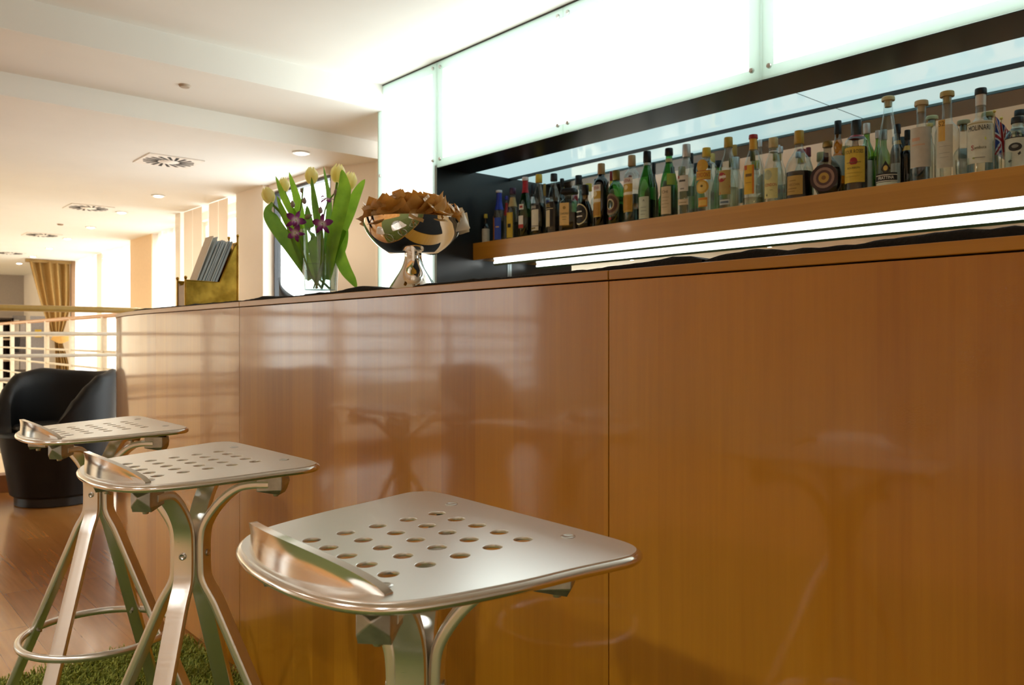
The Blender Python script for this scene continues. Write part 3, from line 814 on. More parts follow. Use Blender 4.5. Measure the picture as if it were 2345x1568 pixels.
tag(MB().box(XS, XR, YBK - .002, YBK + .012, 0, .9).build('wall_recess_back', M_blackwall, smooth=False), 'black wall under the mirror', 'wall', kind='structure')
tag(MB().box(XS + .0, XS + .004, YBK - .014, YBK - .001, .9, 1.44).build('trim_7', plain('#9aa4a6', .3, .8, name='mirror_edge'), smooth=False), 'bright thin edge of the mirror at the recess corner', 'trim', kind='structure')
# back counter (below sight)
r = empty('back_counter', (-1.2, 2.62, 0), label='dark counter standing under the bottle shelf, behind the bar', cat='counter')
MB().box(-2.05, 2.5, -.22, .23, 0, .86).build('cabinet_body', M_black, r, smooth=False)
MB().box(-2.06, 2.5, -.24, .235, .86, .895).build('worktop', plain('#2a2c2d', .3, name='dark_worktop'), r, smooth=False, bevel=.003)

ZSH, ZSB, YSH = 1.525, 1.437, 2.616
tag(MB().box(XS + .001, XR - .01, YSH, YBK - .001, ZSB, ZSH).build('bottle_shelf', M_shelfwood, smooth=False, bevel=.0012), 'thick cherry veneer shelf holding the bottles', 'shelf')
m, nt, out = newmat('smoky_lamp_diffuser'); d = N(nt, 'ShaderNodeBsdfDiffuse'); d.inputs[0].default_value = (.42, .45, .33, 1)
t = N(nt, 'ShaderNodeBsdfTranslucent'); t.inputs[0].default_value = (.10, .115, .07, 1); ms = N(nt, 'ShaderNodeMixShader'); ms.inputs[0].default_value = .55
nt.links.new(d.outputs[0], ms.inputs[1]); nt.links.new(t.outputs[0], ms.inputs[2]); nt.links.new(ms.outputs[0], out.inputs[0]); M_diff = m
M_tube = emis((.95, 1.0, .97), 5.0, 'fluorescent_glow')
for i, (y, lab) in enumerate(((2.715, 'long fluorescent lamp under the bottle shelf'),)):
    x0 = XS + (.06 if i == 0 else .09)
    root = empty('fluorescent_lamp', (x0, y, ZSB), label=lab, cat='lamp', group='fluorescent lamps under the shelf')
    L = XR - .1 - x0
    MB().box(0, L, -.003, .004, -.003, 0).build('housing', plain('#d9ded2', .5, name='lamp_housing'), root, smooth=False)
    arc = lambda a0, a1, n_, r_: [(r_ * math.cos(a0 + (a1 - a0) * k / n_), r_ * math.sin(a0 + (a1 - a0) * k / n_)) for k in range(n_ + 1)]
    MB().sweep([(0.004, 0, -.0125), (L, 0, -.0125)], arc(0, 2 * math.pi, 17, .0115)[:-1], B=(0, 0, 1)).build('tube', M_tube, root)
    # smoky lens along the underside of the tube
    pr = arc(R(108), R(252), 16, .0138); pr = pr + [(u * .9, v * .9) for u, v in pr[::-1]]
    MB().sweep([(0, .001, -.0125), (L, .001, -.0125)], pr, B=(0, 0, 1)).build('diffuser', M_diff, root)

# ------------------------------------------------------------------ bottles
def cmat(h, rough=.45, metal=0): return plain(h, rough, metal, name='cap_or_paper', noise_amt=.05, noise_scale=60)
def profile(kind, Rb, H):
    nk = .0135 if Rb > .03 else Rb * .4
    T = {
        'std':   [(.30, 0), (.92, .0), (1, .012), (1, .56), (.97, .60), (.85, .65), (.62, .70), ('n', .76), ('n', .93)],
        'slope': [(.30, 0), (.92, .0), (1, .012), (1, .42), (.96, .50), (.78, .62), (.55, .72), ('n', .80), ('n', .93)],
        'round': [(.30, 0), (.94, .0), (1, .010), (1, .66), (.97, .70), (.88, .735), (.65, .77), ('n', .80), ('n', .93)],
        'wide':  [(.30, 0), (.92, .0), (1, .015), (1, .40), (.95, .48), (.78, .58), (.50, .66), ('n', .73), ('n', .93)],
        'tall':  [(.30, 0), (.90, .0), (1, .015), (1.0, .30), (.93, .42), (.78, .55), (.60, .67), (.42, .80), ('n', .88), ('n', .95)],
        'grappa': [(.30, 0), (.94, .0), (1, .012), (1, .52), (.96, .56), (.80, .60), (.50, .64), ('n', .67), ('n', .94)],
        'bulb':  [(.30, 0), (.92, .0), (1, .012), (1, .45), (.9, .52), (.6, .58), (.52, .62), (.62, .68), (.64, .71), (.5, .76), ('n', .80), ('n', .93)],
        'tear':  [(.25, 0), (.70, .0), (.88, .04), (1, .16), (1, .28), (.92, .40), (.75, .52), (.52, .62), (.36, .68), ('n', .74), ('n', .93)],
        'squat': [(.30, 0), (.94, .0), (1, .015), (1, .60), (.96, .66), (.70, .75), ('n', .80), ('n', .92)],
        'small': [(.30, 0), (.94, .0), (1, .01), (1, .50), (.9, .58), (.45, .66), ('n', .70), ('n', .90)],
        'disc':  [(.2, 0), (.45, .0), (.72, .06), (.94, .18), (1, .33), (.94, .48), (.72, .60), (.45, .68), ('n', .73), ('n', .93)],
    }[kind]
    if nk > Rb * .6: nk = Rb * .5
    return [((nk if r == 'n' else r * Rb), z * H) for r, z in T], nk
def smoothprof(p):
    q = [p[0], p[1], p[2]]
    mid = [Vector((a, b, 0)) for a, b in p[3:]]
    if len(mid) > 2:
        mid = chaikin(mid, 2)
    return q + [(v.x, v.y) for v in mid]
def pcolor(dec): return dec
def bottle(px, ytop, w, Y, kind, tint, cap, label, liquid=None, labels=(), delta=20, sq=None, syk=1.0, flat=False, name='liquor_bottle', edge=.5, half=None, foil=None):
    """px,w: centre and width in the photo; ytop: top of the cap"""
    b = onY(px, 600, Y); x = b.x
    d = (b - CAM).dot(FWD)
    H = (CAMH + (HY - ytop) / FPX * d) - ZSH - .001
    Rb = w / FPX * d / 2
    rho = math.atan2(-x, Y) - R(delta)
    root = empty(name, (x, Y, ZSH + .001), rho, label, 'bottle', 'bottles on the back bar shelf')
    prof, nk = profile(kind, Rb, H)
    sp = smoothprof(prof)
    sqq = sq
    n = 40 if sq else 28
    MB().lathe(sp, n, sq=sqq, sy=syk).build('glass_body', glass(tint, edge), root)
    ck, ccol, ch = cap[0], cap[1], cap[2] * H
    ztopg = prof[-1][1]
    mc = cmat(ccol, .4, 0.0) if ck != 'foil' else cmat(ccol, .3, .4)
    r1 = nk * 1.22
    if ck in ('screw', 'foil'):
        pr = [(0, H - ch), (r1 * .98, H - ch), (r1 * 1.03, H - ch + .002), (r1, H - .004), (r1 * .94, H), (0, H)]
        MB().lathe(pr, 24).build('cap', mc, root)
    elif ck == 'cork':
        pr = [(0, H - ch - .02), (nk * .82, H - ch - .02), (nk * .9, H - ch), (nk * 1.5, H - ch), (nk * 1.55, H - ch + .003), (nk * 1.5, H - .002), (nk * 1.35, H), (0, H)]
        MB().lathe(pr, 24).build('stopper', mc, root)
    elif ck == 'square':
        pr = [(0, H - ch), (Rb * .80, H - ch), (Rb * .86, H - ch + .003), (Rb * .80, H - .003), (Rb * .74, H), (0, H)]
        MB().lathe(pr, 32, sq=6, sy=syk).build('cap', mc, root)
    if foil:
        fc, f0, f1 = foil
        def rad(z):
            for (ra, za), (rb, zb2) in zip(sp[:-1], sp[1:]):
                if za <= z <= zb2 and zb2 > za: return ra + (rb - ra) * (z - za) / (zb2 - za)
            return nk
        zz = [f0 * H + (f1 - f0) * H * k / 6 for k in range(7)]
        MB().lathe([(rad(z) + .0008, z) for z in zz], 24).build('neck_foil', cmat(fc, .35, .2), root)
    if liquid:
        lc, lv = liquid
        lp = []
        for (r_, z) in sp:
            if z <= lv * H: lp.append((max(.001, r_ * .92), z + .004))
        if lp:
            lp = [(0, .004)] + lp + [(lp[-1][0], lv * H), (0, lv * H)]
            MB().lathe(lp, n, sq=sqq, sy=syk).build('liquid', glass(lc, .6, 'liquid', .02, .4), root)
    # paper labels
    for lb in labels:
        # (colour, v0, v1, half_angle_deg, off_angle_deg, decorations)
        colr, v0, v1, ha, oa, decs = lb
        rl_ = Rb + .0008
        if flat:
            dd = Rb * syk + .0012
            mp = lambda u, v, k: (u, -dd - k * .0004, v)
            hw = Rb * ha
        else:
            mp = lambda u, v, k: ((rl_ + k * .0004) * math.sin(u / rl_), -(rl_ + k * .0004) * math.cos(u / rl_), v)
            hw = rl_ * R(ha)
        uo = rl_ * R(oa) if not flat else oa * Rb
        mats = []; mb = MB()
        def mi(c):
            mm = cmat(c, .6)
            if mm not in mats: mats.append(mm)
            return mats.index(mm)
        z0, z1 = v0 * H, v1 * H
        if colr: mb.grid(lambda u, v: mp(uo - hw + 2 * hw * u, z0 + (z1 - z0) * v, 0), 14, 2, mi(colr))
        hh = z1 - z0
        for q, dc in enumerate(decs):
            kd = dc[0]
            if kd == 'rect':
                _, c_, a0, a1, b0, b1 = dc
                mb.grid(lambda u, v: mp(uo + hw * (a0 + (a1 - a0) * u), z0 + hh * (b0 + (b1 - b0) * v), 1 + q), 8, 1, mi(c_))
            elif kd in ('disc', 'ring'):
                _, c_, a, b_, ra = dc[:5]; ri = dc[5] if len(dc) > 5 else 0
                asp = dc[6] if len(dc) > 6 else 1
                mb.grid(lambda u, v: mp(uo + hw * a + (ri + (ra - ri) * v) * hh * math.cos(u * 6.2832), z0 + hh * b_ + (ri + (ra - ri) * v) * hh * asp * math.sin(u * 6.2832), 1 + q), 20, 1, mi(c_))
            elif kd == 'text':
                _, c_, s_, a, b_, sz = dc[:6]; slope = dc[6] if len(dc) > 6 else 0; sxk = dc[7] if len(dc) > 7 else 1
                tv, tf = text2d(s_)
                hgt_ = sz * hh
                vv = [mp(uo + hw * a + tx_ * hgt_ * sxk, z0 + hh * b_ + ty_ * hgt_ + slope * tx_ * hgt_, 1.5 + q) for tx_, ty_ in tv]
                mb.add(vv, tf, mi(c_))
            elif kd == 'quad':
                _, c_, ps = dc
                mb.add([mp(uo + hw * a, z0 + hh * b_, 1 + q) for a, b_ in ps], [tuple(range(len(ps)))], mi(c_))
        mb.build('paper_label', mats, root, angle=60)
    return root
F, B_ = 2.69, 2.80
CL = (.90, .945, .94); CLD = (.80, .85, .84)
GR = (.22, .52, .20); DG = (.05, .14, .06); BR = (.10, .045, .015)
DRED = (.10, .012, .012); AMB = (.28, .10, .02); DBR = (.05, .02, .008); GOLDL = (.72, .50, .10)
L = lambda *a: a
# left group
bottle(1112.5, 490, 17, F, 'small', BR, ('screw', '#c9b640', .14), 'tiny bitters bottle with yellow cap and pale wrapper, leftmost on the shelf', None,
       [('#d6d4c6', .03, .50, 170, 0, []), ('#e2e0d6', .62, .78, 0, 0, [])], 20)
bottle(1143, 436, 27, F, 'slope', CLD, ('screw', '#dcdde6', .05), 'clear bottle with blue neck and blue and orange label, second from the left', ((.75, .78, .78), .40),
       [('#3558c4', .04, .46, 40, 8, [('rect', '#cf7a22', -1, -.72, 0, 1), ('rect', '#e9b96a', -.3, .5, .55, .6)]), ('#d0762a', .03, .50, 16, -62, [])], 30, foil=('#2a43b8', .62, .95))
bottle(1160, 449, 15, B_, 'std', CL, ('screw', '#2c3190', .08), 'thin bottle with blue cap and red neck behind the blue necked bottle', None, [], 20, foil=('#a32720', .60, .86))
bottle(1174, 431, 29, F, 'slope', CLD, ('foil', '#4b3554', .12), 'clear bottle with plum cap, tan neck band and yellow label', ((.70, .72, .66), .34),
       [('#d9bb3c', .04, .52, 34, 0, [('rect', '#1b1a16', -.5, .5, .40, .55)])], 34, foil=('#c9ac74', .64, .82))
bottle(1203, 406, 32, F, 'slope', GR, ('screw', '#e8d7d3', .06), 'green vermouth bottle with red and white cap near the left end', (DG, .34),
       [('#ece7dd', .16, .36, 26, -20, [('rect', '#b03024', -1, 1, 0, .3)]), ('#d9dccf', .46, .55, 24, -14, [('rect', '#9c2a25', -.6, .6, .3, .7)])], 24, foil=('#b32431', .74, .94))
bottle(1220, 422, 17, B_, 'std', DG, ('foil', '#22242c', .17), 'dark bottle with black and white cap behind the first red bottle', None, [], 20, foil=('#dfe0e0', .66, .78))
bottle(1234, 400, 33, F, 'slope', CL, ('screw', '#d6b53a', .13), 'red aperitif bottle with gold cap and cream label, left of its dark capped twin', (DRED, .53),
       [('#e4ddc6', .09, .50, 58, -24, [('rect', '#1d1713', -1, 1, .82, 1), ('text', '#f2ede2', 'CAMPARI', .0, .905, .17, 0, .55), ('rect', '#8d7a40', -.6, .6, .06, .12), ('rect', '#3b2b20', -1, 1, .16, .18)])], 38)
bottle(1247, 421, 14, B_, 'std', CL, ('foil', '#8a7238', .22), 'bottle with ribbed old gold cap between the two red aperitif bottles', None, [], 20)
bottle(1268.5, 398, 35, F, 'slope', CL, ('screw', '#20242e', .12), 'red aperitif bottle with dark cap and black and gold label', (DRED, .53),
       [('#1c1512', .12, .52, 58, -24, [('rect', '#d9c79a', -1, .55, .0, .68), ('text', '#d6b24b', 'APEROL', .0, .86, .2, 0, .55), ('rect', '#d9c79a', -1, 1, .72, .745)])], 40)
bottle(1287, 409, 20, B_, 'std', DG, ('foil', '#15181a', .14), 'dark green bottle with black cap behind the square bottle', None, [], 20)
bottle(1304, 433, 44, F, 'squat', CLD, ('square', '#17120f', .11), 'square bottle with flat black cap and orange cream label', (AMB, .44),
       [('#efc77c', .14, .66, .50, -.30, [('rect', '#d9a24f', -.95, .95, .0, .03), ('text', '#5a3a1a', 'DISARONNO', 0, .52, .13, 0, .5), ('rect', '#7a5626', -.5, .5, .36, .38), ('rect', '#7a5626', -.4, .4, .26, .28), ('disc', '#b0843c', 0, .78, .07)])],
       16, sq=6, syk=.85, flat=True, foil=None)
bottle(1325, 402, 32, B_, 'std', CL, ('foil', '#15181c', .16), 'clear bottle with tall black cap behind the square bottle', None, [], 20)
bottle(1340, 424, 37, F, 'tear', (.34, .24, .09), ('foil', '#1a1613', .22), 'tan teardrop bottle with oval black label', ((.30, .20, .07), .62),
       [(None, .12, .56, 40, -24, [('disc', '#e5d9a8', 0, .5, .46, 0, 1.15), ('disc', '#15120e', 0, .5, .41, 0, 1.15), ('rect', '#e8e4d6', -.8, .6, .60, .66), ('rect', '#e8e4d6', -.7, .7, .36, .42)])], 24, edge=.8)
bottle(1377, 375, 34, F, 'round', (.10, .085, .09), ('screw', '#a9895a', .17), 'dark straight bottle with ribbed tan cap and gold label', ((.03, .025, .04), .70),
       [('#caa038', .16, .66, 50, -20, [('rect', '#ece6da', -1, 1, .80, 1), ('text', '#a8211d', 'AVERNA', 0, .90, .15, 0, .55), ('disc', '#ead9a6', 0, .72, .09), ('rect', '#e9dfc4', -1, 1, .46, .56), ('rect', '#b4801f', -.8, .8, .04, .42)])], 36)
bottle(1400, 393, 16, B_, 'std', DG, ('foil', '#7d1d20', .16), 'bottle with red and gold neck directly behind the round shouldered green bottle', None, [], 20, foil=('#cdb23c', .76, .84))
bottle(1411, 391, 39, F, 'squat', GR, ('foil', '#7c6a2c', .18), 'round shouldered green bottle with ring shaped label', (DG, .38),
       [(None, .14, .56, 40, -18, [('disc', '#8a7a5a', 0, .56, .42, .34, 1.1), ('disc', '#5b3524', 0, .56, .34, .2, 1.1), ('disc', '#c9b98a', 0, .56, .2, .15, 1.2), ('rect', '#a12a26', -.25, .25, -.1, .0)])], 26)
bottle(1447, 356, 36, F, 'round', CL, ('screw', '#b3976a', .16), 'clear straight bottle with ribbed tan cap and gold label', ((.72, .80, .74), .20),
       [('#caa038', .16, .66, 50, -16, [('rect', '#ece6da', -1, 1, .82, 1), ('text', '#a8211d', 'AVERNA', 0, .91, .14, 0, .55), ('disc', '#ead9a6', 0, .72, .07), ('rect', '#f1e9d2', -1, 1, .50, .58), ('rect', '#bb8722', -.8, .8, .05, .46)])], 30)
bottle(1482, 347, 41, F, 'slope', GR, ('foil', '#16191b', .16), 'green vermouth bottle with black cap and pale square label, left of its twin', (DBR, .30),
       [('#c9cfb6', .03, .34, 36, 0, [('text', '#2c3a2c', 'A', .1, .82, .14), ('rect', '#7d8773', -.5, .5, .50, .52), ('rect', '#7d8773', -.5, .6, .34, .36), ('rect', '#7d8773', -.5, .4, .18, .2)])], 26, foil=('#c8ccc4', .80, .835))
bottle(1497, 373, 19, B_, 'std', DG, ('foil', '#15181a', .18), 'dark bottle with black cap between the two green vermouth bottles', None, [('#e4e2dc', .30, .60, 40, 10, [])], 20)
bottle(1532, 340, 40, F, 'slope', GR, ('foil', '#17171a', .10), 'green vermouth bottle with black cap and tall cream label', (DBR, .14),
       [('#d8c29a', .05, .44, 36, 0, [('text', '#5b4630', 'CHI', -.1, .80, .15), ('rect', '#a58c60', -.7, .7, .60, .615), ('rect', '#a58c60', -.7, .5, .48, .495), ('rect', '#a58c60', -.7, .6, .36, .375), ('rect', '#a58c60', -.7, .3, .24, .255)]), ('#9db84e', .46, .62, 30, 40, [])], 24, foil=('#b9b184', .80, .85))
bottle(1572, 331, 43, F, 'slope', CL, ('foil', '#bcbab8', .18), 'clear vodka bottle with silver capsule and white label', None,
       [('#dcd6c8', .33, .55, 34, 0, [('rect', '#5c5650', -.7, .5, .60, .72), ('rect', '#8a847c', -.4, .3, .12, .2), ('rect', '#a04a3c', -1, -.6, .82, 1)]), ('#d5c39f', .14, .22, 34, 0, [('rect', '#9a875e', -.7, .7, .35, .5)])], 24)
bottle(1583, 351, 20, B_, 'std', CLD, ('foil', '#15181a', .16), 'clear bottle with black cap behind the silver capsuled vodka', None, [('#4f6f4e', .35, .5, 50, 10, [])], 20)
bottle(1618, 339, 48, F, 'round', CL, ('screw', '#d8b63a', .14), 'clear gin bottle with yellow cap and yellow label lettered in red', None,
       [('#e0b23e', .49, .63, 44, 0, [('rect', '#b6482a', -1, 1, .0, .05), ('rect', '#b6482a', -1, 1, .95, 1), ('text', '#b03a22', "GORDON'S", 0, .5, .66, 0, .48)]),
        (None, .28, .76, 34, -4, [('disc', '#d9a93c', 0, .88, .20), ('disc', '#d9a93c', 0, .22, .22), ('disc', '#e9c766', 0, .22, .16), ('disc', '#6b5a2c', 0, .24, .04)]),
        ('#d98a2a', .08, .22, 26, 0, [('rect', '#e8be55', -.85, .85, .14, .74)])], 22)
bottle(1632, 352, 22, B_, 'std', CL, ('screw', '#c9b76a', .14), 'clear bottle with pale gold cap behind the yellow capped gin', None, [], 20)
bottle(1668, 315, 47, F, 'slope', CL, ('screw', '#b39436', .14), 'clear rum bottle with old gold cap and olive label with red script', ((.80, .80, .70), .30),
       [('#b49a55', .20, .53, 36, 0, [('disc', '#a8252a', -.45, .72, .20), ('rect', '#e8ddd0', -.9, .3, .68, .78), ('quad', '#b5402c', [(-.7, .02), (.95, .28), (.95, .36), (-.7, .10)])]), ('#b9c0ba', .06, .13, 30, 0, [('rect', '#5b6a74', -.8, .8, .3, .7)])], 24)
bottle(1682, 332, 24, B_, 'std', CL, ('screw', '#a3843a', .16), 'clear bottle with old gold cap just behind the rum bottle', None, [], 20)
bottle(1725, 309, 47, F, 'slope', CL, ('screw', '#a32a26', .06), 'clear tequila bottle with red and yellow cap and narrow yellow label', ((.82, .80, .70), .12),
       [('#e3b52c', .16, .56, 30, 0, [('rect', '#c65a1e', -.9, -.3, .84, 1), ('rect', '#7a5a1e', -.6, .6, .60, .70), ('rect', '#e07f22', .7, 1, 0, 1), ('rect', '#b78a1e', -.6, .5, .38, .40)])], 26, foil=('#d9a23a', .79, .95))
bottle(1741, 320, 18, B_, 'std', CL, ('foil', '#c5cad0', .10), 'clear thin bottle behind the tequila bottle', None, [], 20)
bottle(1771, 316, 45, F, 'slope', CL, ('screw', '#c6b079', .15), 'clear gin bottle with beige cap and pale yellow label', None,
       [('#dcd48e', .07, .52, 40, 0, [('text', '#b23a24', 'LONDON', 0, .44, .15, 0, .6), ('disc', '#b9bd94', -.4, .78, .14, 0, 1.2), ('rect', '#8b8650', -.1, .3, .26, .275), ('quad', '#4b4630', [(-.6, .10), (-.5, .05), (-.42, .10), (-.5, .16)])])], 16, foil=('#e7e6df', .78, .80))
bottle(1787, 336, 26, B_, 'std', CL, ('foil', '#c9ced4', .10), 'clear bottle behind the pale yellow labelled gin', None, [], 20)
bottle(1830, 300, 62, F, 'wide', CL, ('screw', '#bd962f', .19), 'wide brandy bottle with gold cap, dark spirit and tan label', (BR, .40),
       [('#bf9a4c', .06, .33, 34, 0, [('rect', '#8a6a2c', -.6, .2, .72, .76), ('text', '#6a4a1c', 'VECCHIA', 0, .52, .17, 0, .8), ('rect', '#8a6a2c', -.8, .3, .30, .34), ('rect', '#8a6a2c', -.8, .1, .16, .19)])], 20)
bottle(1851, 338, 24, B_, 'std', CLD, ('screw', '#6e1f30', .16), 'bottle with wine red cap behind the wide brandy bottle', None, [], 20)
bottle(1895, 325, 64, F, 'disc', (.60, .60, .56), ('foil', '#8c7236', .10), 'round flask shaped bottle with large medallion label', ((.11, .05, .02), .50),
       [(None, .10, .60, .8, -.10, [('disc', '#3a2220', 0, .46, .50), ('ring', '#9b7a6a', 0, .46, .38, .28), ('disc', '#5a3b34', 0, .46, .28), ('disc', '#c39a45', 0, .46, .19), ('disc', '#8a5f2a', 0, .46, .08)])], 18, syk=.45, flat=True)
bottle(1919, 277, 32, B_, 'bulb', (.85, .80, .55), ('foil', '#14161a', .17), 'tall golden whisky bottle with black cap and bulbed neck', (GOLDL, .84), [('#b9c0b6', .30, .55, 60, 14, [])], 10)
bottle(1961, 276, 50, F, 'round', CL, ('foil', '#2b3438', .23), 'bourbon bottle with black and red cap and large yellow label', (AMB, .62),
       [('#dcb93c', .12, .61, 58, 0, [('text', '#2b2413', 'FOUR ROSES', 0, .86, .15, 0, .62), ('disc', '#a3262a', 0, .60, .10, 0, 1), ('disc', '#a3262a', -.12, .57, .07), ('disc', '#a3262a', .12, .57, .07), ('rect', '#6a5a2a', -.6, .6, .55, .565), ('text', '#5b4a1c', 'BOURBON', 0, .40, .075, 0, .9), ('rect', '#a98a2c', -.7, .7, .26, .27), ('rect', '#a98a2c', -.7, .5, .16, .17)])], 14, foil=('#a3242a', .755, .785))
bottle(1985, 283, 32, B_, 'std', (.35, .60, .20), ('foil', '#b9b3ad', .14), 'green bottle with silver foil just right of the bourbon', ((.55, .55, .10), .50), [('#cfd2cb', .03, .48, 60, 10, [])], 10)
bottle(2010, 299, 22, B_, 'std', (.35, .62, .22), ('foil', '#b9b3ad', .12), 'green bottle with silver foil left of the tall cone bottle', None, [], 10)
bottle(2034, 222, 52, F, 'tall', CL, ('cork', '#cdbb86', .045), 'tall cone shaped grappa bottle with cork and diamond labels', None,
       [(None, .16, .26, 50, 0, [('quad', '#17130f', [(-.45, .3), (0, -.35), (.45, .3), (0, 1.2)]), ('disc', '#d8b85a', 0, .40, .22, 0, 1.3)]),
        ('#1a1512', .055, .15, 56, 0, [('rect', '#e6e2d0', -1, 1, .72, .80), ('text', '#f2eee2', 'FRATTINA', 0, .42, .52, 0, .72), ('rect', '#e6e2d0', -1, 1, .02, .10)]),
        ('#cfd6c4', -.0, .05, 56, 0, [])], 12)
bottle(2055, 285, 30, B_, 'std', (.20, .17, .15), ('foil', '#14161a', .14), 'dark bottle with black cap just right of the tall cone bottle', (DBR, .6), [('#b8bab4', .10, .42, 40, -10, [])], 10, foil=('#b8862a', .70, .76))
bottle(2078, 298, 26, B_, 'std', (.16, .15, .16), ('foil', '#16181b', .16), 'dark bottle with black cap and orange neck band left of the frosted grappa', (DBR, .6), [], 10, foil=('#c2902c', .66, .74))
bottle(2110, 231, 47, F, 'grappa', CL, ('cork', '#c9b083', .06), 'clear grappa bottle with cork and frosted label with faint orange print', None,
       [('#cdc4b2', .18, .66, 62, 0, [('rect', '#d8a98a', -.7, .0, .66, .74), ('rect', '#d6b193', -.7, .4, .54, .58)])], 8)
bottle(2129, 283, 24, B_, 'std', CL, ('cork', '#b8a45a', .06), 'clear bottle with yellowish cork between the two cork topped grappas', None, [], 8)
bottle(2169, 210, 51, F, 'grappa', CL, ('cork', '#b89f5d', .06), 'clear grappa bottle with wide cork and narrow orange label strip', None,
       [('#cfcab6', .12, .60, 40, 0, [('rect', '#9a9684', -.6, .7, .50, .508), ('rect', '#9a9684', -.6, .6, .34, .348), ('rect', '#9a9684', -.5, .5, .24, .248)]), ('#e0b04c', .42, .66, 17, -12, [('text', '#7a5a1e', 'S2', 0, .80, .32)])], 14)
bottle(2246, 203, 56, F, 'grappa', CL, ('screw', '#15171b', .075), 'clear anise bottle with black cap and large lettered cream label', None,
       [('#dcdac6', .12, .60, 62, 0, [('rect', '#b7a66a', -1, 1, .94, .965), ('text', '#1b1b1b', 'MOLINARI', 0, .83, .18, 0, .60), ('quad', '#cbd65a', [(-.45, .12), (-.3, .10), (.5, .56), (.42, .62)]), ('text', '#b02a2c', 'S', -.42, .37, .17), ('text', '#5b5a34', 'ambuca', .10, .365, .10, 0, .8), ('rect', '#8f8d7c', -.4, .4, .12, .135)])], 8,
       foil=('#d9cdbf', .80, .925))
bottle(2330, 269, 52, 2.70, 'squat', CL, ('screw', '#15171b', .12), 'pale bottle with black cap and framed drawing, rightmost on the shelf', ((.80, .86, .82), .72),
       [('#d3d6c6', .05, .60, 60, 0, [('rect', '#1d1c1a', -1, 1, .97, 1), ('rect', '#1d1c1a', -1, -.97, 0, 1), ('rect', '#1d1c1a', .97, 1, 0, 1), ('disc', '#2a2927', -.1, .66, .20, 0, .7), ('disc', '#8d8f86', -.1, .68, .10, 0, .6), ('quad', '#3a3936', [(-.6, .2), (-.5, .14), (.3, .42), (.25, .5)])])], 4, foil=('#c3d0c6', .78, .90))
# little wire on the anise bottle cap is left to the cap; small tumblers at the right end
for i, (px, lab) in enumerate(((2205, 'small clear tumbler between the grappa and the anise bottle'), (2300, 'small clear tumbler beside the flags'))):
    b = onY(px, 400, 2.665)
    o = MB().lathe([(0, 0), (.017, 0), (.0185, .002), (.021, .05), (.0200, .05), (.0175, .004), (0, .004)], 24).build('tumbler', glass((.92, .96, .95), .45), loc=(b.x, 2.665, ZSH + .001))
    tag(o, lab, 'glass', 'small tumblers on the shelf')

# two little flags
M_fb, M_fw, M_fr = plain('#2a3f8f', .7, name='blue_cloth'), plain('#e6e2e2', .7, name='white_cloth'), plain('#b3262e', .7, name='red_cloth')
def ujack(u, v):
    x, y = u - .5, v - .5
    if abs(x) < .05 or abs(y) < .085: return 2
    if abs(x) < .09 or abs(y) < .15: return 1
    d1 = abs(y - x); d2 = abs(y + x)
    m_ = min(d1, d2)
    return 2 if m_ < .04 else (1 if m_ < .11 else 0)
for i, (px, ytop, ybot, lab, tilt, sc_) in enumerate(((2277, 252, 372, 'left of the two small flags beside the anise bottle', .0, 1.0), (2293, 268, 372, 'right of the two small flags, half hidden by the other', 0, .92))):
    Y = 2.74 if i == 0 else 2.80
    b = onY(px, 300, Y); d = (b - CAM).dot(FWD); H = CAMH + (HY - ytop) / FPX * d - ZSH
    root = empty('table_flag', (b.x, Y, ZSH + .001), math.atan2(-b.x, Y), lab, 'flag', 'small table flags')
    MB().lathe([(0, 0), (.020, 0), (.020, .004), (.006, .008), (0, .008)], 20).build('stand', plain('#c7ccc6', .3, name='flag_stand'), root)
    MB().tube([(0, 0, .004), (0, 0, H - .01)], .0017, 8).build('pole', plain('#cfc08a', .4, name='flag_pole'), root)
    MB().ball((0, 0, H - .005), .005, 12).build('finial', plain('#cbb25a', .3, .6, name='flag_finial'), root)
    fh = .118 * sc_
    def fn(u, v):
        dr = u * .05
        return (.002 + .052 * u * sc_ * (.55 + .45 * (1 - v)) , -.008 * math.sin(u * 9) * (1 - .3 * v), H - .02 - fh * (1 - v) - dr * .75)
    MB().grid(fn, 36, 44, mfun=lambda u, v: ujack(1 - v, u)).build('flag_cloth', [M_fb, M_fw, M_fr], root, angle=80)

# ------------------------------------------------------------------ brass leaflet holder and leaflets
m, nt, out = newmat('worn_brass'); p = princ(nt, (.55, .40, .10), .22, 1.0)
tc = N(nt, 'ShaderNodeTexCoord'); nz = N(nt, 'ShaderNodeTexNoise'); nz.inputs['Scale'].default_value = 18; nz.inputs['Detail'].default_value = 4
nt.links.new(tc.outputs['Object'], nz.inputs['Vector'])
rp = ramp(nt, [(.3, hexc('#8f6c22')), (.7, hexc('#d6ac48'))]); nt.links.new(nz.outputs['Fac'], rp.inputs['Fac']); nt.links.new(rp.outputs['Color'], p.inputs['Base Color'])
bm_ = N(nt, 'ShaderNodeBump'); bm_.inputs['Strength'].default_value = .25; bm_.inputs['Distance'].default_value = .004
nt.links.new(nz.outputs['Fac'], bm_.inputs['Height']); nt.links.new(bm_.outputs['Normal'], p.inputs['Normal'])
nt.links.new(p.outputs[0], out.inputs[0]); M_brass = m
HX, HY0 = -3.05, 1.062
hz = BARZ + .006
holder = empty('leaflet_holder', (HX, HY0, hz), label='brass leaflet holder with ball finials at the far end of the bar', cat='holder')
Lh, Wh = .198, .085
zf, zbk = 1.243 - hz, 1.415 - hz
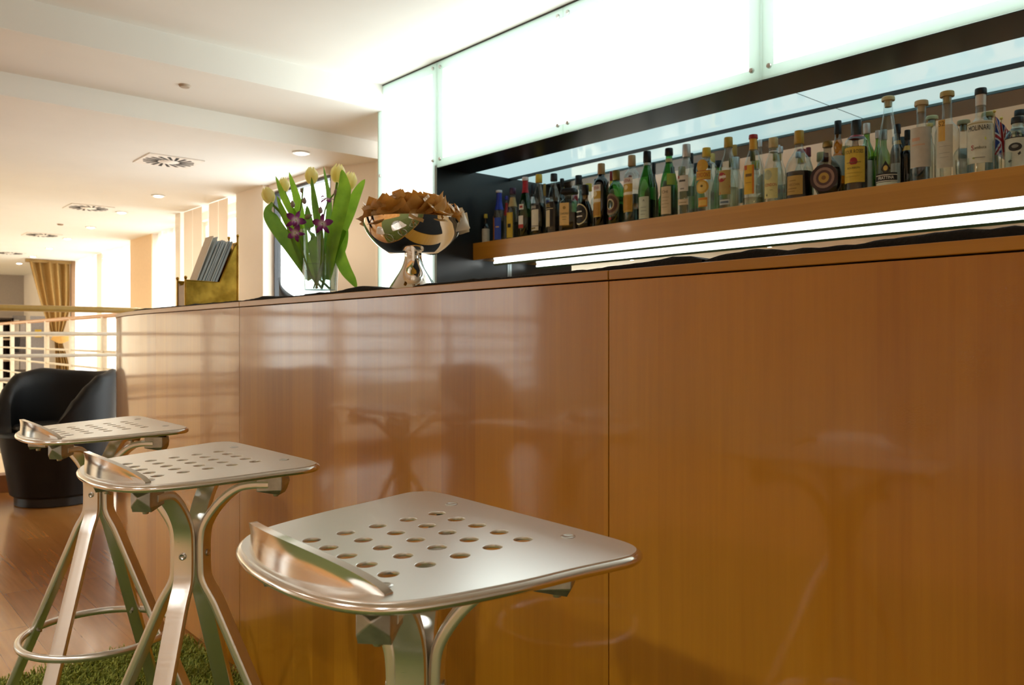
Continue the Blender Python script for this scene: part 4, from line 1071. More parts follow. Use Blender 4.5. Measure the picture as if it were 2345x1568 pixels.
def side(x):
    prof2 = [(0, 0), (Lh, 0), (Lh, zbk - .012), (Lh - .012, zbk - .03), (.128, zf + .001), (0, zf + .004)]
    mb = MB(); k = len(prof2)
    mb.add([(x, y, z) for y, z in prof2] + [(x + .002, y, z) for y, z in prof2], [tuple(range(k)), tuple(range(k, 2 * k))[::-1]] + [(i, k + i, k + (i + 1) % k, (i + 1) % k) for i in range(k)])
    mb.tube(bez([(x + .001, .0, zf + .004), (x + .001, .064, zf + .002), (x + .001, .128, zf + .001)], 4) + [Vector((x + .001, Lh - .012, zbk - .03)), Vector((x + .001, Lh, zbk - .012))], .0024, 8)
    o = mb.build('side_plate', M_brass, holder, angle=30); fix_normals(o)
side(-.002); side(-Wh)
mb = MB(); mb.add([(-Wh, 0, 0), (0, 0, 0), (0, 0, zf), (-Wh * .3, 0, zf - .014), (-Wh * .7, 0, zf - .014), (-Wh, 0, zf)] + [(-Wh, .003, 0), (0, .003, 0), (0, .003, zf), (-Wh * .3, .003, zf - .014), (-Wh * .7, .003, zf - .014), (-Wh, .003, zf)],
       [(5, 4, 3, 2, 1, 0), (6, 7, 8, 9, 10, 11)] + [(i, (i + 1) % 6, 6 + (i + 1) % 6, 6 + i) for i in range(6)])
o = mb.build('front_plate', plain('#6b4a28', .3, .7, name='brown_brass'), holder, smooth=False); fix_normals(o)
MB().box(-Wh, 0, Lh - .002, Lh, 0, zbk - .012).build('back_plate', M_brass, holder, smooth=False)
MB().box(-Wh, 0, 0, Lh, 0, .003).build('base_plate', M_brass, holder, smooth=False)
for (x, y, z) in ((0, 0, 1.262 - hz), (-Wh, 0, 1.262 - hz), (0, Lh, 1.432 - hz), (-Wh, Lh, 1.432 - hz)):
    mb = MB().lathe([(0, 0), (.0038, 0), (.0038, z - .012), (.0052, z - .0105), (.0042, z - .009)], 14, (x, y, 0))
    mb.ball((x, y, z - .005), .0062, 14); mb.build('post', M_brass, holder)
random.seed(3)
tilt = R(22)
for i in range(13):
    y0 = .008 + i * .0062
    Lf = (.268 if i > 1 else .285) + random.uniform(-.004, .004)
    tl = tilt + random.uniform(-.012, .012) - (R(2) if i == 0 else 0)
    mb = MB().box(-Wh + .006, -.004, -.0018, .0018, 0, Lf)
    o = mb.build('leaflet', plain(['#c3ccd0', '#b4bfc6', '#aab7bd', '#cdd3d2', '#9fb0b8'][i % 5] if i else '#e8e1d2', .5, name='leaflet_paper', noise_amt=.03), smooth=False, loc=(HX, HY0 + y0, hz + .004))
    o.rotation_euler = (-tl, 0, 0)
    tag(o, 'grey folded leaflet standing in the brass holder' if i else 'cream leaflet leaning at the front of the brass holder', 'leaflet', 'leaflets in the brass holder')

# ------------------------------------------------------------------ glass vase with tulips and orchids
VD = 2.30
vb = at(733, 670, VD); VX, VY = vb.x, vb.y
VZ = BARZ + .012
vase = empty('glass_vase', (VX, VY, VZ), label='clear glass vase of tulips on the bar', cat='vase')
vh, vr0, vr1 = .182, .046, .055
MB().lathe([(0, .0), (vr0, 0), (vr0 + .001, .004), (vr1, vh), (vr1 - .0035, vh), (vr0 - .003, .012), (0, .012)], 48).build('glass_body', glass((.90, .95, .94), .22), vase)
MB().lathe([(0, .013), (vr0 - .0035, .013), (vr0 + .0012, .085), (0, .085)], 40).build('water', glass((.93, .97, .95), .7, 'water', .0, .5), vase)
def vp(px, py, dd=0): return at(px, py, VD + dd)
def green(name, c1, c2, transl=.35):
    m, nt, out = newmat(name)
    p = princ(nt, c1, .38, 0, .1); t = N(nt, 'ShaderNodeBsdfTranslucent')
    tc = N(nt, 'ShaderNodeTexCoord'); nz = N(nt, 'ShaderNodeTexNoise'); nz.inputs['Scale'].default_value = 30; nz.inputs['Detail'].default_value = 4
    nt.links.new(tc.outputs['Object'], nz.inputs['Vector']); rp = ramp(nt, [(.3, c2), (.7, c1)]); nt.links.new(nz.outputs['Fac'], rp.inputs['Fac'])
    nt.links.new(rp.outputs['Color'], p.inputs['Base Color']); nt.links.new(rp.outputs['Color'], t.inputs[0])
    ms = N(nt, 'ShaderNodeMixShader'); ms.inputs[0].default_value = transl
    nt.links.new(p.outputs[0], ms.inputs[1]); nt.links.new(t.outputs[0], ms.inputs[2]); nt.links.new(ms.outputs[0], out.inputs[0]); return m
M_leaf = green('tulip_leaf', hexc('#9cc840'), hexc('#7fb034'), .5)
M_leafd = green('tulip_leaf_dark', hexc('#80ad42'), hexc('#64923c'), .45)
M_stem = green('tulip_stem', hexc('#86ac3c'), hexc('#6b9430'), .3)
M_petal = green('tulip_petal', hexc('#fffacf'), hexc('#faf2a8'), .55)
def orchid_mat():
    m, nt, out = newmat('orchid_petal')
    p = princ(nt, (.3, .02, .2), .5); t = N(nt, 'ShaderNodeBsdfTranslucent')
    tc = N(nt, 'ShaderNodeTexCoord'); ln = N(nt, 'ShaderNodeVectorMath', operation='LENGTH'); nt.links.new(tc.outputs['Object'], ln.inputs[0])
    mu = N(nt, 'ShaderNodeMath', operation='MULTIPLY'); mu.inputs[1].default_value = 38; nt.links.new(ln.outputs['Value'], mu.inputs[0])
    rp = ramp(nt, [(.15, hexc('#e8dce4')), (.5, hexc('#9a3f94')), (.9, hexc('#6c1462'))]); nt.links.new(mu.outputs[0], rp.inputs['Fac'])
    nt.links.new(rp.outputs['Color'], p.inputs['Base Color']); nt.links.new(rp.outputs['Color'], t.inputs[0])
    ms = N(nt, 'ShaderNodeMixShader'); ms.inputs[0].default_value = .3
    nt.links.new(p.outputs[0], ms.inputs[1]); nt.links.new(t.outputs[0], ms.inputs[2]); nt.links.new(ms.outputs[0], out.inputs[0]); return m
M_orchid = orchid_mat()
M_bud = green('orchid_bud', hexc('#b79aa8'), hexc('#9aa070'), .3)
def leafmesh(spine, width, nrm, fold=.25, tipk=1.0, n=22):
    sp_ = bez(spine, n); N_ = len(sp_); nrm = Vector(nrm).normalized()
    mb = MB(); vs = []; fs = []
    for i, p_ in enumerate(sp_):
        t = i / (N_ - 1); a = sp_[max(0, i - 1)]; b = sp_[min(N_ - 1, i + 1)]; T = (b - a).normalized()
        S = T.cross(nrm).normalized(); U = S.cross(T).normalized()
        w = width * (math.sin(math.pi * min(1, (t * .86 + .12))) ** .75) * (1 if t < .97 else .6)
        if t > .995: w = width * .02
        for q in (-1, -.55, 0, .55, 1):
            vs.append(p_ + S * w * .5 * q + U * (abs(q) ** 1.5 * fold * w * .5))
    for i in range(N_ - 1):
        for k in range(4): fs.append((i * 5 + k, i * 5 + k + 1, (i + 1) * 5 + k + 1, (i + 1) * 5 + k))
    return mb.add(vs, fs)
def shift(pts, o): return [Vector(p_) - o for p_ in pts]
TOCAM = -FWD
def tulip(label, foot, bloom, tipdir, size, stemmid, leaves, petals=True):
    """all positions in the world; everything becomes local to the foot"""
    root = empty('tulip', foot, label=label, cat='flower', group='tulips in the vase'); O = Vector(foot)
    tip = Vector(bloom); d = Vector(tipdir).normalized()
    base = tip - d * size * .5
    MB().tube(bez(shift([foot] + list(stemmid) + [base], O), 18), .0036, 8).build('stem', M_stem, root)
    # six overlapping petals
    q = d.to_track_quat('Z', 'Y').to_matrix().to_4x4()
    mb = MB(); Rm = size * .385
    for k in range(6):
        a0 = k * math.pi / 3 + .3; inner = .90 if k % 2 else 1.0
        def fn(u, v, a0=a0, inner=inner):
            prof_r = Rm * inner * (math.sin(min(1, .10 + v * .80) * math.pi) ** .62) * (1.0 if v < .55 else 1 - .28 * ((v - .55) / .45) ** 2)
            wd = R(44) * (1 - .75 * max(0, (v - .55) / .45) ** 1.6)
            a = a0 + (u - .5) * 2 * wd
            lift = size * v * (1 - .05 * abs(u - .5) * 2)
            r_ = prof_r * (1 + .05 * math.cos((u - .5) * math.pi))
            return q @ Vector((r_ * math.cos(a), r_ * math.sin(a), lift)) + (base - O)
        mb.grid(fn, 8, 12)
    mb.build('bloom', M_petal, root, angle=70)
    for (sp_, w, dark) in leaves:
        nr = TOCAM + Vector((random.uniform(-.5, .5), random.uniform(-.5, .5), random.uniform(-.2, .5)))
        leafmesh(shift(sp_, O), w, nr).build('leaf', M_leafd if dark else M_leaf, root, angle=80)
    return root
random.seed(11)
def foot(dx, dy): return Vector((VX + dx, VY + dy, VZ + .016))
tulip('pale yellow tulip leaning out lowest at the left of the vase', foot(.012, .0), vp(614, 446, -.02), (-.35 * RGT + UP), .047, [vp(690, 600, 0), vp(650, 500, -.02)],
      [([vp(712, 640), vp(672, 575, -.01), vp(628, 512, -.02), vp(617, 484, -.03), vp(626, 464, -.045)], .040, True),
       ([vp(720, 640), vp(690, 560, -.02), vp(655, 500, -.03), vp(634, 448, -.02)], .024, False)])
tulip('pale tulip half hidden between two leaves, upper left', foot(.018, .02), vp(650, 422, .04), (-.1 * RGT + UP), .042, [vp(700, 600, .03), vp(668, 480, .04)],
      [([vp(705, 640, .02), vp(695, 540, .02), vp(682, 460, .02), vp(662, 394, .0)], .030, False),
       ([vp(700, 620, .02), vp(685, 520, .01), vp(652, 455, .01), vp(631, 403, .0)], .022, False)])
tulip('pale yellow tulip standing straight in the middle', foot(-.005, -.01), vp(713, 401, -.03), (0 * RGT + UP), .047, [vp(735, 600, -.01), vp(727, 480, -.03)],
      [([vp(742, 640, -.02), vp(733, 540, -.03), vp(722, 470, -.045), vp(713, 405, -.05)], .022, True),
       ([vp(730, 640, 0), vp(716, 560, 0), vp(708, 520, -.03), vp(703, 470, -.05)], .034, True)])
tulip('pale yellow tulip at upper right, behind a tall leaf', foot(-.01, .01), vp(774, 396, .0), (.1 * RGT + UP), .053, [vp(750, 600, .02), vp(765, 470, .01)],
      [([vp(748, 640, -.03), vp(765, 540, -.04), vp(786, 450, -.05), vp(788, 420, -.05), vp(783, 388, -.05)], .040, False),
       ([vp(745, 640, .02), vp(750, 540, .02), vp(755, 460, .02), vp(741, 381, .02)], .022, True)])
tulip('pale tulip rightmost, partly behind its neighbour', foot(-.02, .015), vp(801, 413, .03), (.2 * RGT + UP), .052, [vp(755, 600, .02), vp(785, 480, .03)],
      [([vp(752, 640, .0), vp(770, 560, -.01), vp(800, 490, -.01), vp(820, 440, 0), vp(836, 410, 0)], .040, False),
       ([vp(745, 620, .03), vp(765, 575, .04), vp(790, 520, .04), vp(816, 475, .03)], .035, False),
       ([vp(774, 532, -.01), vp(785, 540, -.02), vp(776, 575, -.01), vp(790, 615, -.01), vp(806, 640, -.01), vp(817, 659, -.015)], .036, False),
       ([vp(772, 600, .0), vp(784, 560, .01), vp(786, 520, .02), vp(775, 505, .02)], .03, False)])
def orchid_flower(root, O, c, face, size, rot, name='orchid_flower'):
    f_ = Vector(face).normalized(); q = f_.to_track_quat('Z', 'Y').to_matrix().to_4x4()
    mb = MB()
    for k in range(5):
        a0 = rot + k * 2 * math.pi / 5; wide = .62 if k in (1, 4) else .40
        def fn(u, v, a0=a0, wide=wide):
            w = wide * size * math.sin(math.pi * (.06 + .92 * v)) ** .7 * (u - .5)
            l_ = size * (.08 + .92 * v); z_ = size * (.10 * math.sin(v * 3.1) - .16 * v * v) - abs(u - .5) * size * .12
            ca, sa = math.cos(a0), math.sin(a0)
            return q @ Vector((l_ * ca - w * sa, l_ * sa + w * ca, z_))
        mb.grid(fn, 5, 7)
    def fl(u, v):
        ca, sa = math.cos(rot + math.pi), math.sin(rot + math.pi)
        w = size * .4 * math.sin(math.pi * (.1 + .85 * v)) * (u - .5); l_ = size * .65 * v; z_ = size * (.35 * math.sin(v * 2.6)) + abs(u - .5) * size * .3
        return q @ Vector((l_ * ca - w * sa, l_ * sa + w * ca, z_))
    mb.grid(fl, 5, 6)
    o = mb.build(name, M_orchid, root, loc=Vector(c) - O, angle=80); return o
def bud(root, O, c, d, s_):
    q = Vector(d).normalized().to_track_quat('Z', 'Y').to_matrix().to_4x4()
    MB().lathe([(0, 0), (s_ * .22, s_ * .15), (s_ * .30, s_ * .4), (s_ * .2, s_ * .75), (0, s_)], 12, tuple(Vector(c) - O), tx=q).build('bud', M_bud, root)
def orchid(label, ft, stem_pts, flowers, buds):
    root = empty('orchid_spray', ft, label=label, cat='flower', group='orchid sprays in the vase'); O = Vector(ft)
    MB().tube(bez(shift([ft] + stem_pts, O), 22), .0022, 8).build('stem', M_stem, root)
    for a in flowers: orchid_flower(root, O, *a)
    for a in buds: bud(root, O, *a)
orchid('purple and white orchid spray at the left of the vase', foot(.015, -.015), [vp(700, 600, -.04), vp(682, 520, -.06), vp(690, 470, -.05), vp(694, 430, -.05)],
       [(vp(677, 505, -.09), TOCAM + .4 * RGT, .030, 1.2), (vp(676, 534, -.085), TOCAM - .3 * UP, .026, 2.4)],
       [(vp(697, 468, -.06), UP, .021), (vp(691, 442, -.05), UP - .1 * RGT, .015), (vp(671, 476, -.07), UP - .1 * RGT, .022), (vp(698, 500, -.08), RGT + .5 * UP, .024)])
orchid('purple and white orchid spray facing forward in the middle of the vase', foot(.0, -.02), [vp(735, 600, -.05), vp(738, 520, -.07), vp(748, 470, -.05), vp(768, 440, -.04)],
       [(vp(738, 513, -.09), TOCAM, .030, 1.57), (vp(747, 456, -.06), UP + .5 * TOCAM, .022, .4)],
       [(vp(769, 448, -.05), UP, .020), (vp(734, 490, -.07), UP, .022)])

# small dark paper cone beside the vase
c0 = at(672, 690, 2.55)
mb = MB()
mb.grid(lambda u, v: (-.045 + .10 * (1 - v) ** 2.2 * u, -.030 * (1 - v) * math.sin(math.pi * u), .078 * v ** 1.15), 12, 12)
o = mb.build('paper_cone', plain('#5d6068', .5, name='grey_card'), loc=(c0.x, c0.y, BARZ + .001), solid=.0015)
o.rotation_euler = (0, 0, R(48.8)); tag(o, 'small grey pointed card standing on the bar left of the vase', 'card')

# ------------------------------------------------------------------ chrome pedestal bowl with sugar sachets
BD = 1.985
bb_ = at(946, 660, BD); BX, BY = bb_.x, bb_.y
BZ = BARZ + .001
bowl = empty('pedestal_bowl', (BX, BY, BZ), label='polished chrome pedestal bowl on the bar', cat='bowl')
rim = CAMH + (HY - 507) / FPX * BD - BZ
k = rim / .17
po = [(.024, .0905 * k), (.058, .0925 * k), (.0645, .0955 * k), (.082, .107 * k), (.098, .122 * k), (.111, .139 * k), (.120, .157 * k), (.1245, .170 * k)]
pi_ = [(.1235, .1708 * k), (.1185, .158 * k), (.1095, .141 * k), (.096, .1245 * k), (.08, .110 * k), (.060, .099 * k), (0, .097 * k)]
po_s = [(v.x, v.y) for v in bez([(a, b, 0) for a, b in po[1:]], 28)]
MB().lathe([(0, .0903 * k), po[0]] + po_s + pi_, 72).build('bowl', M_chrome, bowl, angle=50)
st = bez([(.0625, 0, 0), (.060, .008, 0), (.046, .030, 0), (.030, .055, 0), (.0225, .075, 0), (.0205, .092, 0)], 24)
MB().lathe([(0, 0)] + [(v.x, v.y * k) for v in st] + [(.024, .0925 * k), (.0255, .0945 * k), (0, .095 * k)], 48).build('foot', M_chrome, bowl, angle=50)
def paper(name, c1, c2, tr=.25):
    return green(name, c1, c2, tr)
M_sb = paper('brown_sachet_paper', hexc('#ecc67e'), hexc('#cfa055'), .5)
M_sw = paper('white_sachet_paper', hexc('#efe8d8'), hexc('#ddd2bd'), .35)
def sachet_mesh(seed, mat):
    rnd = random.Random(seed); W2, L2 = .0185, .0265
    ph = rnd.uniform(0, 6)
    def surf(u, v, sgn):
        x = (u - .5) * 2 * W2; y = (v - .5) * 2 * L2
        e = max(0, 1 - (2 * abs(u - .5)) ** 4) * max(0, 1 - (2 * abs(v - .5)) ** 3)
        z = sgn * .0035 * e + .0016 * math.sin(x * 160 + ph) * math.sin(y * 110 + ph * 2) + .004 * math.sin(y * 40 + ph)
        return (x, y, z)
    mb = MB().grid(lambda u, v: surf(u, v, 1), 8, 10).grid(lambda u, v: surf(1 - u, v, -1), 8, 10)
    o = mb.build('sugar_sachet', mat, angle=50)
    return o
random.seed(21)
protos = [sachet_mesh(i, M_sb) for i in range(5)]
wproto = [sachet_mesh(20 + i, M_sw) for i in range(2)]
used = set()
def put(proto, p_, nrm, spin, label, grp):
    if proto.name in used:
        o = proto.copy(); COL.objects.link(o)
    else: o = proto; used.add(proto.name)
    q = Vector(nrm).normalized().to_track_quat('Z', 'Y') 
    o.rotation_mode = 'QUATERNION'; 
    from mathutils import Quaternion
    o.rotation_quaternion = q @ Quaternion((0, 0, 1), spin)
    o.location = p_
    tag(o, label, 'sachet', grp)
for i in range(170):
    rr = .113 * math.sqrt((i + .5) / 170); a = i * 2.39996 + random.uniform(-.3, .3)
    lay = (i * 7 % 3)
    z = rim + .004 + .048 * (1 - (rr / .125) ** 2) - lay * .011 + random.uniform(-.004, .006)
    out_ = Vector((math.cos(a), math.sin(a), 0))
    # sachets stand on edge or lean; the outer ones poke outwards
    el = random.uniform(.15, 1.1)
    nrm = UP * el + out_ * random.uniform(-.5, .9) + Vector((random.uniform(-.7, .7), random.uniform(-.7, .7), 0))
    p_ = Vector((BX, BY, BZ + z)) + out_ * rr
    put(protos[i % 5], p_, nrm, random.uniform(0, 6.28), 'brown paper sugar sachet heaped in the chrome bowl', 'brown sugar sachets')
for i in range(16):   # ring of corners poking over the rim on the left
    a = math.atan2(-RGT.y, -RGT.x) + (i / 15 - .5) * 4.6
    out_ = Vector((math.cos(a), math.sin(a), 0))
    if out_.dot(RGT) > .75: continue
    p_ = Vector((BX, BY, BZ + rim + .010 + random.uniform(-.004, .012))) + out_ * .108
    put(protos[i % 5], p_, UP * .5 - out_ * .8 + Vector((random.uniform(-.5, .5), random.uniform(-.5, .5), 0)), random.uniform(.4, 1.2), 'brown paper sugar sachet heaped in the chrome bowl', 'brown sugar sachets')
for i, (px, py, dd, sp_) in enumerate(((1043, 500, .0, .1), (1052, 505, -.02, .3), (1035, 505, .03, -.1), (1003, 483, .06, .5), (1056, 512, .02, .2))):
    p_ = at(px, py, BD + dd)
    put(wproto[i % 2], p_, TOCAM + .35 * UP + .3 * RGT * (1 if i % 2 else -1), sp_, 'white paper sugar sachet at the right side of the heap in the bowl', 'white sugar sachets')

# ------------------------------------------------------------------ bar stools
ZSEAT = .805
def seat_outline():
    """half outline from the front middle (towards the bar) round to the back middle; x half width"""
    pts = []
    yf = .168
    # front edge with rounded corner
    pts += [(0, .158), (.07, .158), (.125, .158), (.175, .156), (.200, .148), (.212, .132), (.213, .113)]
    pts += [(.204, .06), (.197, .0), (.187, -.05), (.176, -.09), (.163, -.118), (.143, -.138), (.108, -.155), (.055, -.166), (0, -.169)]
    return pts
half_ = seat_outline()
full_ = half_ + [(-x, y) for x, y in half_[-2:0:-1]]
full_ = [(x - .006, y) for x, y in full_]
full_s = []
P = [Vector((x, y, 0)) for x, y in full_]; n = len(P)
for i in range(n):
    a, b, c, d = P[i - 1], P[i], P[(i + 1) % n], P[(i + 2) % n]
    for j in range(4):
        t = j / 4; full_s.append(.5 * ((2 * b) + (c - a) * t + (2 * a - 5 * b + 4 * c - d) * t * t + (3 * b - a - 3 * c + d) * t ** 3))
def curve_fill(outline, holes, ext, bev):
    cu = bpy.data.curves.new('plate', 'CURVE'); cu.dimensions = '2D'; cu.fill_mode = 'BOTH'; cu.extrude = ext; cu.bevel_depth = bev; cu.bevel_resolution = 1
    def sp_(pts):
        s_ = cu.splines.new('POLY'); s_.points.add(len(pts) - 1)
        for q, p_ in zip(s_.points, pts): q.co = (p_[0], p_[1], 0, 1)
        s_.use_cyclic_u = True
    sp_(outline)
    for (x, y, r_) in holes: sp_([(x + r_ * math.cos(2 * math.pi * k / 28), y + r_ * math.sin(2 * math.pi * k / 28)) for k in range(28)])
    o = bpy.data.objects.new('plate', cu); COL.objects.link(o)
    dg = bpy.context.evaluated_depsgraph_get(); dg.update()
    me = bpy.data.meshes.new_from_object(o.evaluated_get(dg)); bpy.data.objects.remove(o); bpy.data.curves.remove(cu)
    return me
BOLT = [(.113, .127), (-.113, .127), (.113, -.106), (-.113, -.106)]
TILT = R(2.4)
def make_stool():
    root = empty('bar_stool', (0, 0, 0))
    sp46 = .0426
    holes = [(i * sp46, j * sp46, .0112) for i in range(-2, 3) for j in range(-2, 3)]
    me = curve_fill([(p_.x, p_.y) for p_ in full_s], holes, .0014, .0006)
    me.name = 'seat'; me.materials.clear(); me.materials.append(M_alu)
    me.polygons.foreach_set('material_index', [0] * len(me.polygons))
    me.polygons.foreach_set('use_smooth', [True] * len(me.polygons)); me.set_sharp_from_angle(angle=R(30))
    seat = o = bpy.data.objects.new('seat', me); COL.objects.link(o); o.parent = root; o.location = (0, 0, ZSEAT - .002); o.rotation_euler = (TILT, 0, 0)
    # rolled rim
    prof = [(.0035 + .0, .0), (.003, .004), (.0, .0062), (-.005, .0068), (-.010, .0055), (-.013, .002), (-.013, -.001), (-.010, .0025), (-.005, .0040), (-.001, .003), (.001, 0)]
    ctr = [(p_.x, p_.y, -.0035) for p_ in full_s]
    mb = MB().sweep(ctr, [(.0055 * math.cos(a) - .0035, .0065 * math.sin(a)) for a in [2 * math.pi * k / 14 for k in range(14)]], B=(0, 0, 1), closed=True)
    mb.build('seat_rim', M_alu_pol, root, (0, 0, ZSEAT), angle=60).rotation_euler = (TILT, 0, 0)
    # upturned back lip: curved plate, thick rounded top
    mb = MB(); nL = 40
    vs = []; fs = []; sec = 12
    for i in range(nL + 1):
        u = i / nL * 2 - 1; x = .152 * u - .014
        yb = -.161 + .045 * abs(u) ** 2.2
        h = .0345 * (1 - abs(u) ** 2.3) ** .75 + .0015
        lean = -.003 * (1 - u * u)
        th_ = .0032
        for k in range(sec):
            a = 2 * math.pi * k / sec
            # capsule shaped section: bottom at the seat, bead along the top
            if k < 6:
                z = h * k / 5; yy = th_ * .5
            else:
                z = h * (11 - k) / 5; yy = -th_ * .5
            bead = .0030 * math.exp(-((z - h) / .006) ** 2)
            yy = yy + (bead if yy > 0 else -bead)
            curl = .012 * (1 - (z / max(h, 1e-4))) ** 2 * 0 + .010 * ((z / .04) ** 1.0)
            vs.append((x, yb + yy + curl * .5 + lean, -.002 + z + (.0025 if k in (5, 6) else 0)))
    for i in range(nL):
        for k in range(sec): fs.append((i * sec + k, i * sec + (k + 1) % sec, (i + 1) * sec + (k + 1) % sec, (i + 1) * sec + k))
    fs.append(tuple(range(sec))[::-1]); fs.append(tuple(nL * sec + k for k in range(sec)))
    o = mb.add(vs, fs).build('back_lip', M_alu_pol, root, (0, 0, ZSEAT), angle=60); fix_normals(o); o.rotation_euler = (TILT, 0, 0)
    for (x, y) in BOLT:
        MB().lathe([(0, -.001), (.0085, -.001), (.0085, .0006), (.0065, .0012), (.0045, .0004), (0, .0002)], 18, (x, y, .002)).build('screw', M_steel, seat)
    for k, (sx_, sy_) in enumerate(((1, 1), (-1, 1), (1, -1), (-1, -1))):
        D = Vector((sx_, sy_, 0)).normalized(); Tn = Vector((-D.y, D.x, 0))
        lower = [(.290, .012), (.047, .560), (.0255, .595), (.0235, .62), (.0235, .675), (.030, .700), (.055, .735), (.088, .7620), (.115, .7685), (.150, .7690)]
        pts = []
        raw = [D * r_ + UP * z for r_, z in lower]
        body = [raw[0], raw[0].lerp(raw[1], .33), raw[0].lerp(raw[1], .66), raw[0].lerp(raw[1], .93)] + chaikin([raw[0].lerp(raw[1], .97)] + raw[1:], 2)
        leg = MB().sweep(body, oval(.035, .0150, 24, 7), B=Tn).build('leg', M_satin, root, angle=50)
        # bracket with a pyramid end
        q = []
        mb = MB()
        def pt(r_, t_, z): return tuple(D * r_ + Tn * t_ + UP * z)
        hw = .0165
        r0, r1, z0, z1 = .128, .174, .7535, .7855
        v = [pt(r0, -hw, z0 + .003), pt(r0, hw, z0 + .003), pt(r0, hw, z1), pt(r0, -hw, z1), pt(r1, -hw, z0 + .006), pt(r1, hw, z0 + .006), pt(r1, hw, z1), pt(r1, -hw, z1), pt(r1 + .010, 0, z0 + .0225), pt(r1 - .004, -hw * .9, z0 - .001), pt(r1 - .004, hw * .9, z0 - .001)]
        mb.add(v, [(0, 1, 2, 3), (3, 2, 6, 7), (0, 3, 7, 4), (1, 5, 6, 2), (0, 4, 9, 10, 5, 1), (7, 6, 8), (4, 7, 8), (6, 5, 8), (4, 8, 9), (9, 8, 10), (5, 10, 8)])
        br_ = o = mb.build('bracket', M_cast, root, angle=25, bevel=.0012); fix_normals(o)
        MB().lathe([(0, 0), (.010, 0), (.010, .016), (0, .016)], 16, tuple(D * .166 + UP * .7845)).build('rubber_spacer', M_rubber, br_)
        MB().lathe([(0, -.006), (.0045, -.006), (.0055, -.003), (.0055, .003), (0, .003)], 12, tuple(D * .158 + UP * .7525)).build('bolt', M_steel, br_)
        tx = Matrix.Rotation(math.atan2(D.y, D.x), 4, 'Z') @ Matrix.Rotation(R(90), 4, 'Y')
        MB().lathe([(0, 0), (.0065, 0), (.0065, .0022), (.0045, .0030), (.0025, .0012), (0, .001)], 16, tuple(D * .0312 + UP * .643), tx=tx).build('bolt', M_steel, leg)
        MB().lathe([(0, 0), (.019, 0), (.021, .004), (.0195, .02), (0, .02)], 16, tuple(D * .288)).build('rubber_foot', M_rubber, leg)
        # bolt that holds the ring
        MB().tube([tuple(D * .15 + UP * .292), tuple(D * .168 + UP * .292)], .004, 8).build('ring_bolt', M_steel, leg)
    ring = [(0.174 * math.cos(2 * math.pi * k / 72), 0.174 * math.sin(2 * math.pi * k / 72), .292) for k in range(72)]
    MB().sweep(ring, oval(.017, .0165, 14, 2.4), B=(0, 0, 1), closed=True).build('foot_ring', M_satin, root, angle=60)
    return root
stool = make_stool()
spots_ = [(-.7515, .515, R(-2.2), 'aluminium bar stool with pierced seat, nearest the camera'),
          (-1.487, .527, R(0), 'aluminium bar stool with pierced seat, middle of the three'),
          (-2.215, .556, R(0), 'aluminium bar stool with pierced seat, farthest of the three, in front of the armchair')]
MATZ = .012
for i, (x, y, rz, lab) in enumerate(spots_):
    o = stool if i == 0 else copy_tree(stool)
    o.location = (x, y, 0); o.rotation_euler = (0, 0, rz); tag(o, lab, 'bar stool', 'aluminium bar stools along the bar')

# ------------------------------------------------------------------ green shag mat
m, nt, out = newmat('green_shag')
p = princ(nt, (.1, .2, .03), .6); tc = N(nt, 'ShaderNodeTexCoord'); nz = N(nt, 'ShaderNodeTexNoise'); nz.inputs['Scale'].default_value = 60
nt.links.new(tc.outputs['Object'], nz.inputs['Vector']); rp = ramp(nt, [(.3, hexc('#6d7a26')), (.5, hexc('#8f9a38')), (.72, hexc('#bcc25e'))]); nt.links.new(nz.outputs['Fac'], rp.inputs['Fac'])
nt.links.new(rp.outputs['Color'], p.inputs['Base Color'])
t = N(nt, 'ShaderNodeBsdfTranslucent'); nt.links.new(rp.outputs['Color'], t.inputs[0]); ms = N(nt, 'ShaderNodeMixShader'); ms.inputs[0].default_value = .25
nt.links.new(p.outputs[0], ms.inputs[1]); nt.links.new(t.outputs[0], ms.inputs[2]); nt.links.new(ms.outputs[0], out.inputs[0]); M_grass = m
random.seed(5)
mb = MB().box(-2.80, 1.4, -1.5, .98, .0, .006, 1)
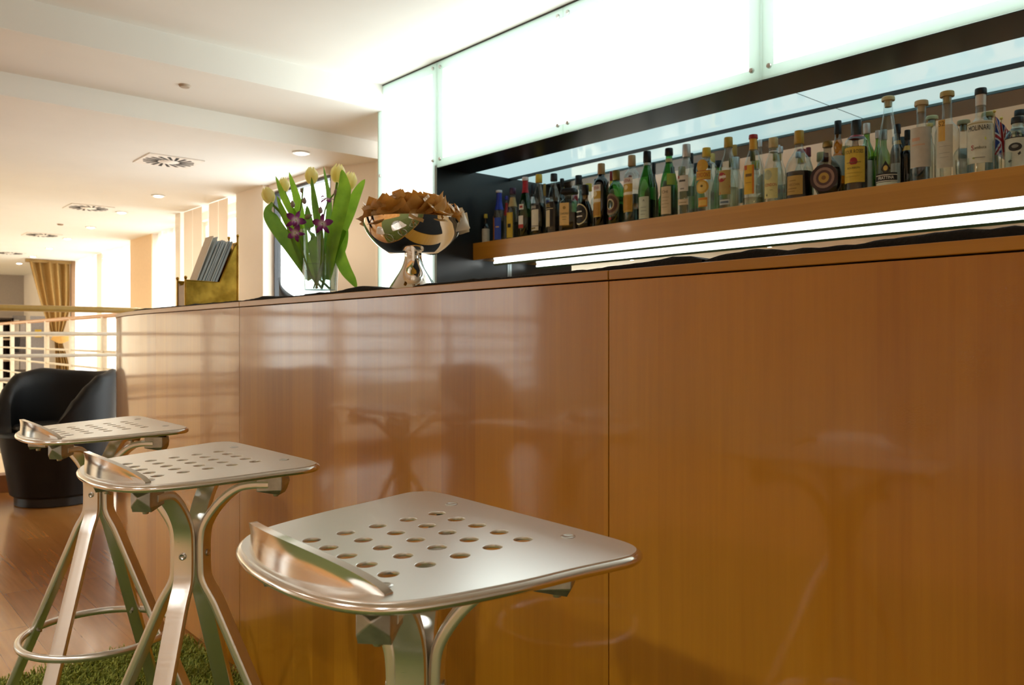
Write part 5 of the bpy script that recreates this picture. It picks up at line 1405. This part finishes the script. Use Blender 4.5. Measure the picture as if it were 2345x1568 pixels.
def blade(x, y, L_):
    a = random.uniform(0, 6.283); le = random.uniform(.3, 1.0) * L_; w = .0016
    dx, dy = math.cos(a), math.sin(a); sx_, sy_ = -dy * w, dx * w
    z1 = L_ * random.uniform(.5, .8); z2 = z1 + L_ * random.uniform(-.25, .25)
    mb.add([(x - sx_, y - sy_, .005), (x + sx_, y + sy_, .005), (x + dx * le * .45 + sx_, y + dy * le * .45 + sy_, .006 + z1), (x + dx * le * .45 - sx_, y + dy * le * .45 - sy_, .006 + z1), (x + dx * le, y + dy * le, max(.006, .006 + z2))], [(0, 1, 2, 3), (3, 2, 4)])
for i in range(30000):
    x = random.uniform(-2.81, -1.45); y = random.uniform(.12, .985); blade(x, y, random.uniform(.02, .038))
for i in range(9000):
    x = random.uniform(-1.45, 1.2); y = random.uniform(-.6, .985); blade(x, y, random.uniform(.02, .038))
o = mb.build('shag_mat', [M_grass, plain('#4d5220', .9, name='mat_backing')], smooth=False)
tag(o, 'shaggy green mat under the bar stools', 'mat', kind='stuff')

# ------------------------------------------------------------------ light, camera, render look
w = bpy.data.worlds.new('daylight'); sc.world = w; w.use_nodes = True
bg = w.node_tree.nodes['Background']; bg.inputs[0].default_value = (.95, .985, 1.0, 1); bg.inputs[1].default_value = 4.8

cam = bpy.data.cameras.new('camera'); co = bpy.data.objects.new('camera', cam); COL.objects.link(co)
co.location = CAM; co.rotation_euler = (R(90), 0, R(90) - TH)
cam.sensor_fit = 'HORIZONTAL'; cam.sensor_width = 36; cam.lens = FPX / 2345 * 36
cam.shift_y = -(784 - HY) / 2345
cam.clip_start = .02; cam.clip_end = 100
cam.dof.use_dof = True; cam.dof.focus_distance = 1.35; cam.dof.aperture_fstop = 11
sc.camera = co
sc.view_settings.view_transform = 'Standard'; sc.view_settings.look = 'None'; sc.view_settings.gamma = 1; sc.view_settings.exposure = 0.45
sc.view_settings.use_curve_mapping = False
sc.cycles.use_denoising = True
sc.cycles.max_bounces = 10; sc.cycles.diffuse_bounces = 5; sc.cycles.glossy_bounces = 5; sc.cycles.transmission_bounces = 6; sc.cycles.transparent_max_bounces = 40
sc.cycles.sample_clamp_indirect = 8
sc.cycles.caustics_reflective = False; sc.cycles.caustics_refractive = False
